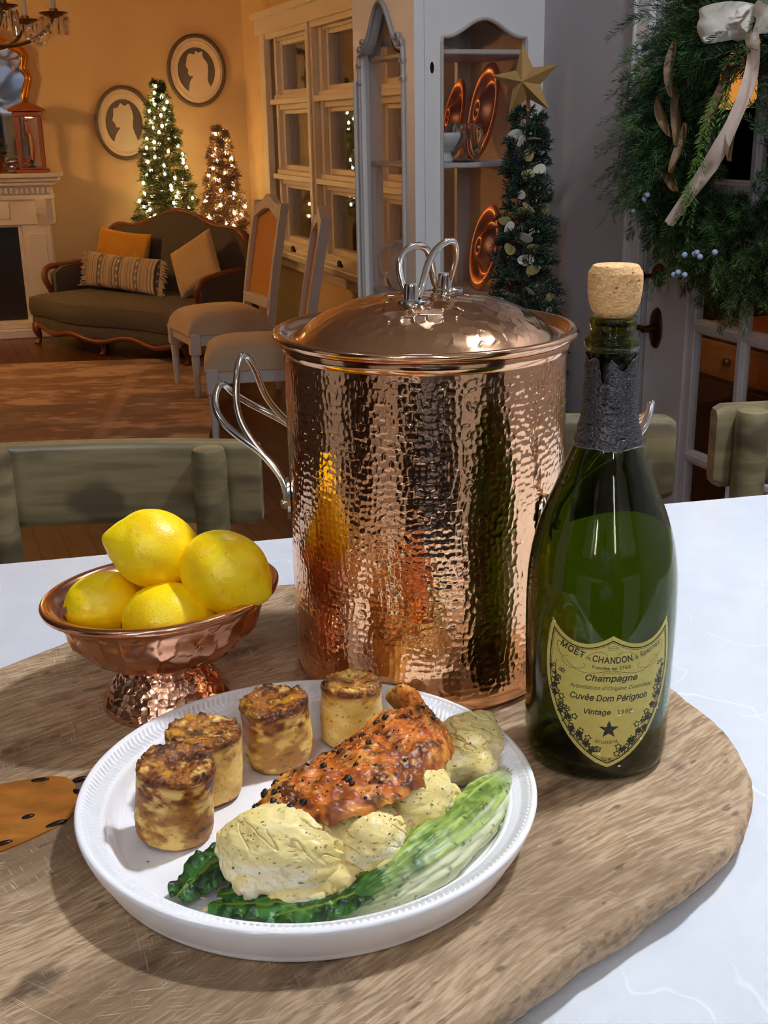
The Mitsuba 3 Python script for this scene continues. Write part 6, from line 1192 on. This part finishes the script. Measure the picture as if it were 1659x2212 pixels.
# ---------------------------------------------------------------- silhouettes in oval frames
mat('frame_dark', lin(78, 62, 44), 0.4); mat('mat_cream', lin(226, 206, 178), 0.7); mat('oval_grey', lin(84, 76, 74), 0.8)
def portrait(key, t0, z0, hw, hh, label, pts, flip):
    thing(key, label, 'picture', 'oval silhouette pictures on the back wall')
    th = np.linspace(0, 2 * PI, 73)[:-1]; ov = lambda k: np.column_stack([hw * k * np.cos(th), hh * k * np.sin(th)])
    G = lambda m: FLc(M(np.column_stack([t0 + np.asarray(m.vertices)[:, 0], np.asarray(m.vertices)[:, 2], z0 + np.asarray(m.vertices)[:, 1]]), m.faces))
    add(key + '__backing', G(extr(ov(0.97), 0.010)), 'oval_grey')
    fr = np.column_stack([hw * 0.975 * np.cos(th), hh * 0.975 * np.sin(th), 0 * th + 0.014]); add(key + '__frame', G(tube(fr, 0.014, 10, closed=True)), 'frame_dark', 40)
    add(key + '__mat', G(extr(ov(0.94), 0.007, 0.010, [ov(0.655)[::-1]])), 'mat_cream')
    ring = np.column_stack([hw * 0.82 * np.cos(th), hh * 0.82 * np.sin(th), 0 * th + 0.017]); add(key + '__bead', G(tube(ring, 0.006, 8, closed=True)), 'mat_cream', 40)
    P = np.array(pts, float); P = smooth_path(P, 90, True); P = Polygon(P).buffer(0).intersection(Polygon(ov(0.66) / [hw, hh])); P = P if P.geom_type == 'Polygon' else max(P.geoms, key=lambda g: g.area)
    add(key + '__silhouette', G(extr(np.array(P.exterior.coords)[:-1] * [hw, hh], 0.004, 0.010)), 'mat_cream')
girl = [(-0.30, -0.75), (-0.28, -0.42), (-0.20, -0.24), (-0.13, -0.16), (-0.24, -0.15), (-0.30, -0.06), (-0.29, 0.04), (-0.355, 0.10), (-0.34, 0.24), (-0.30, 0.40), (-0.16, 0.48), (-0.03, 0.46), (0.0, 0.555), (0.10, 0.50), (0.22, 0.545), (0.25, 0.40), (0.36, 0.26), (0.40, -0.08), (0.38, -0.26), (0.47, -0.46), (0.46, -0.75)]
boy = [(-0.38, -0.75), (-0.34, -0.35), (-0.22, -0.20), (-0.16, -0.12), (-0.30, -0.11), (-0.32, -0.02), (-0.40, 0.06), (-0.36, 0.22), (-0.34, 0.40), (-0.18, 0.44), (-0.08, 0.54), (0.06, 0.47), (0.20, 0.53), (0.28, 0.40), (0.34, 0.15), (0.30, -0.10), (0.36, -0.30), (0.44, -0.50), (0.46, -0.75)]
portrait('silhouette_picture', -0.858, 1.410, 0.193, 0.241, 'oval framed cream child silhouette hanging lower, beside the tall lit tree', boy, 1)
portrait('silhouette_picture_001', -0.335, 1.748, 0.196, 0.232, 'oval framed cream child silhouette with hair bow hanging higher, near the corner', girl, 1)

# ---------------------------------------------------------------- chandelier and lamp
CHX = np.array([-1.76, 5.2, 1.80])
mat('antique_brass', lin(120, 92, 52), 0.35, 0.9); mat('sleeve', lin(206, 196, 180), 0.6)
thing('chandelier', 'crystal chandelier with candle arms hanging over the rug', 'chandelier')
add('chandelier__stem', cat(tube([CHX + [0, 0, -0.06], CHX + [0, 0, 0.95]], 0.012, 10), lathe([(0, -0.10), (0.03, -0.08), (0.055, -0.03), (0.03, 0.02), (0.02, 0.06), (0.04, 0.12), (0.02, 0.2), (0.012, 0.22)], 24, CHX)), 'antique_brass', 40)
def prism(c, L, r):
    v = [(0, 0, 0)] + [(r * math.cos(k * PI / 3), r * math.sin(k * PI / 3), -L * 0.2) for k in range(6)] + [(r * 0.8 * math.cos(k * PI / 3), r * 0.8 * math.sin(k * PI / 3), -L * 0.8) for k in range(6)] + [(0, 0, -L)]
    f = [(0, 1 + k, 1 + (k + 1) % 6) for k in range(6)] + [(13, 7 + (k + 1) % 6, 7 + k) for k in range(6)]
    for k in range(6): a, b, c_, d = 1 + k, 1 + (k + 1) % 6, 7 + (k + 1) % 6, 7 + k; f += [(a, d, c_), (a, c_, b)]
    return M(np.array(v) + c, f)
for i in range(7):
    a = i * 2 * PI / 7 + 0.15; d = np.array([math.cos(a), math.sin(a), 0])
    arm = add('chandelier__arm', tube(smooth_path([CHX + d * 0.03 + [0, 0, -0.02], CHX + d * 0.16 + [0, 0, -0.085], CHX + d * 0.30 + [0, 0, -0.075], CHX + d * 0.405 + [0, 0, 0.0], CHX + d * 0.42 + [0, 0, 0.035]], 30), 0.0075, 8), 'antique_brass', 40)
    e = CHX + d * 0.42
    add(arm + '__candle_cup', cat(lathe([(0, 0.02), (0.02, 0.02), (0.058, 0.036), (0.060, 0.040), (0.02, 0.032), (0.018, 0.055), (0.0, 0.055)], 24, e)), 'antique_brass', 40)
    add(arm + '__candle_sleeve', lathe([(0.0, 0.05), (0.013, 0.05), (0.013, 0.17), (0, 0.17)], 16, e), 'sleeve', 40)
    bq = add('chandelier__bulb', xf(M(np.asarray(ico(2).vertices) * [0.7, 0.7, 1.5], ico(2).faces), None, e + [0, 0, 0.195], 0.018), 'paint_white', True); scene[bq]['emitter'] = {'type': 'area', 'radiance': rgb(WARM * 130), 'sampling_weight': 0.15}
    for j in range(10):
        b = j * 2 * PI / 10 + a; add('chandelier__crystal', prism(e + np.array([0.053 * math.cos(b), 0.053 * math.sin(b), 0.028]), 0.080, 0.0085), 'clear_glass')
    d2 = np.array([math.cos(a + 2 * PI / 7), math.sin(a + 2 * PI / 7), 0]); e2 = CHX + d2 * 0.42
    t = np.linspace(0, 1, 13); sw = e * (1 - t)[:, None] + e2 * t[:, None]; sw[:, 2] += 0.025 - 0.10 * (1 - (2 * t - 1) ** 2)
    sk_ = add('chandelier__bead_swag', cat([xf(ico(1), None, q, 0.0085) for q in sw]), 'clear_glass'); lab(sk_, None, 'stuff')
FLP = np.array([-3.35, 6.9]); thing('floor_lamp', 'brass floor lamp with a round globe standing left of the rug', 'floor lamp')
add('floor_lamp__base', lathe([(0, 0), (0.15, 0), (0.15, 0.02), (0.03, 0.04), (0, 0.04)], 30, (*FLP, 0)), 'antique_brass', 40); add('floor_lamp__pole', tube([(*FLP, 0.03), (*FLP, 1.62)], 0.012, 10), 'antique_brass', 40)
bq = add('floor_lamp__globe', xf(ico(3), None, (*FLP, 1.70), 0.10), 'paint_white', True); scene[bq]['emitter'] = {'type': 'area', 'radiance': rgb(WARM * 235), 'sampling_weight': 1.0}

# ---------------------------------------------------------------- the photographer, seen in the mirror and the copper
def body(bones, res, it=14):
    parts = []
    for (p, a), (q, b) in bones:
        s = m3.Manifold.sphere(1.0, 20); parts.append(m3.Manifold.batch_hull([s.scale([a] * 3).translate(list(map(float, p))), s.scale([b] * 3).translate(list(map(float, q)))]))
    u = parts[0]
    for x in parts[1:]: u = u + x
    u = u.refine_to_length(res); mm = u.to_mesh(); t = trimesh.Trimesh(mm.vert_properties[:, :3], mm.tri_verts, process=True); trimesh.smoothing.filter_taubin(t, iterations=it); return M(t.vertices, t.faces)
PB = np.array([0.03, -0.46, 0.0])
J = {k: np.array(v, float) + PB for k, v in dict(hip=(0, 0, 0.88), waist=(0, 0.0, 1.02), chest=(0, -0.01, 1.22), neck=(0, -0.005, 1.36), head=(0, 0.03, 1.49), sl=(0.155, -0.01, 1.32), sr=(-0.155, -0.01, 1.32), el=(0.23, 0.12, 1.12), er=(-0.23, 0.12, 1.12), hl=(0.075, 0.375, 1.345), hr=(-0.115, 0.375, 1.345),
    hpl=(0.085, 0, 0.86), hpr=(-0.085, 0, 0.86), kl=(0.095, 0.03, 0.47), kr=(-0.095, 0.02, 0.47), al=(0.10, 0.0, 0.08), ar=(-0.10, -0.01, 0.08)).items()}
B = [((J['hpl'], .105), (J['hpr'], .105)), ((J['hip'], .12), (J['waist'], .105)), ((J['waist'], .105), (J['chest'], .12)), ((J['chest'] + [0.05, 0, 0], .11), (J['chest'] + [-0.05, 0, 0], .11)), ((J['sl'], .058), (J['sr'], .058)), ((J['chest'], .115), (J['neck'] - [0, 0, .06], .07)),
     ((J['sl'], .056), (J['el'], .043)), ((J['sr'], .056), (J['er'], .043)), ((J['el'], .043), (J['hl'] * .85 + J['el'] * .15, .028)), ((J['er'], .043), (J['hr'] * .85 + J['er'] * .15, .028))]
mat('sweater', lin(140, 152, 172), 0.85); mat('skin', lin(214, 160, 134), 0.5); mat('hair_dark', lin(34, 26, 24), 0.5); mat('trousers', lin(40, 44, 56), 0.8); mat('phone_black', lin(22, 22, 24), 0.25)
thing('person', 'dark haired person in a pale blue sweater holding up a phone, seen in the mirror', 'person')
hd = ico(4); v = np.asarray(hd.vertices) * [0.074, 0.092, 0.112]; jaw = sm(-0.02, -0.1, v[:, 2]); v[:, 0] *= 1 - 0.35 * jaw; v[:, 1] *= 1 - 0.12 * jaw
nose = np.exp(-((v[:, 0] / 0.011) ** 2 + ((v[:, 2] + 0.012) / 0.022) ** 2)) * (v[:, 1] > 0); v[:, 1] += nose * 0.017
for sx in (-1, 1): e_ = np.exp(-(((v[:, 0] - sx * 0.03) / 0.014) ** 2 + ((v[:, 2] - 0.012) / 0.009) ** 2)) * (v[:, 1] > 0); v[:, 1] -= e_ * 0.008
lp = np.exp(-((v[:, 0] / 0.024) ** 2 + ((v[:, 2] + 0.055) / 0.007) ** 2)) * (v[:, 1] > 0); v[:, 1] += lp * 0.005
def hand(c, sx):
    c = np.asarray(c); w = c + [sx * 0.012, -0.05, -0.035]; bn = [((w, .024), (c + [sx * 0.004, -0.012, 0], .022)), ((c + [sx * 0.006, -0.012, 0.02], .017), (c + [sx * 0.006, -0.012, -0.025], .017))]
    for k in range(4): z = 0.026 - k * 0.019; L = (0.040, 0.046, 0.043, 0.034)[k]; a = c + [sx * 0.004, 0.0, z]; b_2 = a + [-sx * 0.006, 0.022, 0.002]; bn += [((a, .0095), (b_2, .0085)), ((b_2, .0085), (b_2 + [-sx * L * 0.8, 0.012, 0.002], .0075))]
    t = c + [-sx * 0.006, -0.022, 0.012]; bn += [((t, .012), (t + [-sx * 0.018, -0.002, 0.022], .0095)), ((t + [-sx * 0.018, -0.002, 0.022], .0095), (t + [-sx * 0.035, 0.006, 0.034], .008))]; return bn
arms = [((J['hl'] * .85 + J['el'] * .15, .027), (J['hl'] + [0.012, -0.05, -0.035], .024)), ((J['hr'] * .85 + J['er'] * .15, .027), (J['hr'] + [-0.012, -0.05, -0.035], .024))]
B2 = B + [((J['neck'] - [0, 0, .05], .055), (J['head'] - [0, 0, .05], .05)), ((J['hpl'], .092), (J['kl'], .06)), ((J['hpr'], .092), (J['kr'], .06)), ((J['kl'], .058), (J['al'], .037)), ((J['kr'], .058), (J['ar'], .037)), ((J['al'] - [0, 0, .045], .035), (J['al'] + [0, .15, -.05], .028)), ((J['ar'] - [0, 0, .045], .035), (J['ar'] + [0, .15, -.05], .028)), ((J['al'], .037), (J['al'] - [0, 0, .045], .036)), ((J['ar'], .037), (J['ar'] - [0, 0, .045], .036))] + arms + hand(J['hl'], 1) + hand(J['hr'], -1)
add('person__body', cat(body(B2, 0.008, 8), M(v + J['head'], hd.faces)), 'skin', True)
cl_b = [((np.asarray(p), a + 0.008), (np.asarray(q), b + 0.008)) for (p, a), (q, b) in B]; add('person__sweater', body(cl_b, 0.012), 'sweater', True)
add('person__trousers', body([((J['hip'], .125), (J['hip'] + [0, 0, .03], .122)), ((J['hpl'], .108), (J['kl'], .075)), ((J['hpr'], .108), (J['kr'], .075)), ((J['kl'], .075), (J['al'] + [0, 0, .04], .058)), ((J['kr'], .075), (J['ar'] + [0, 0, .04], .058)), ((J['hpl'], .112), (J['hpr'], .112))], 0.014), 'trousers', True)
hm = ico(4); hv = np.asarray(hm.vertices) * [0.092, 0.105, 0.125] + [0, -0.018, 0.018]; face = (hv[:, 1] > 0.015) & (hv[:, 2] < 0.065); hv[face, 1] = np.minimum(hv[face, 1], 0.015); low = hv[:, 2] < -0.03; hv[low, 2] -= 0.10 * sm(-0.03, -0.1, hv[low, 2]); add('person__hair', M(hv + J['head'], hm.faces), 'hair_dark', True)
for sx in (-1, 1): add('person__eye', xf(ico(2), None, J['head'] + [sx * 0.03, 0.079, 0.012], 0.0095), 'hair_dark', True)
thing('phone', 'black phone held up by the photographer', 'phone'); add('phone__case', cbox((0.0, -0.032, 1.366), (0.15, 0.009, 0.075), 0.003), 'phone_black'); add('phone__lens', lathe([(0.006, 0), (0.006, 0.002), (0, 0.002)], 16, (0, 0, 0)) if False else xf(lathe([(0.007, 0), (0.007, 0.002), (0, 0.002)], 20), rx(-PI / 2), (0.0, -0.0278, 1.374)), 'steel')
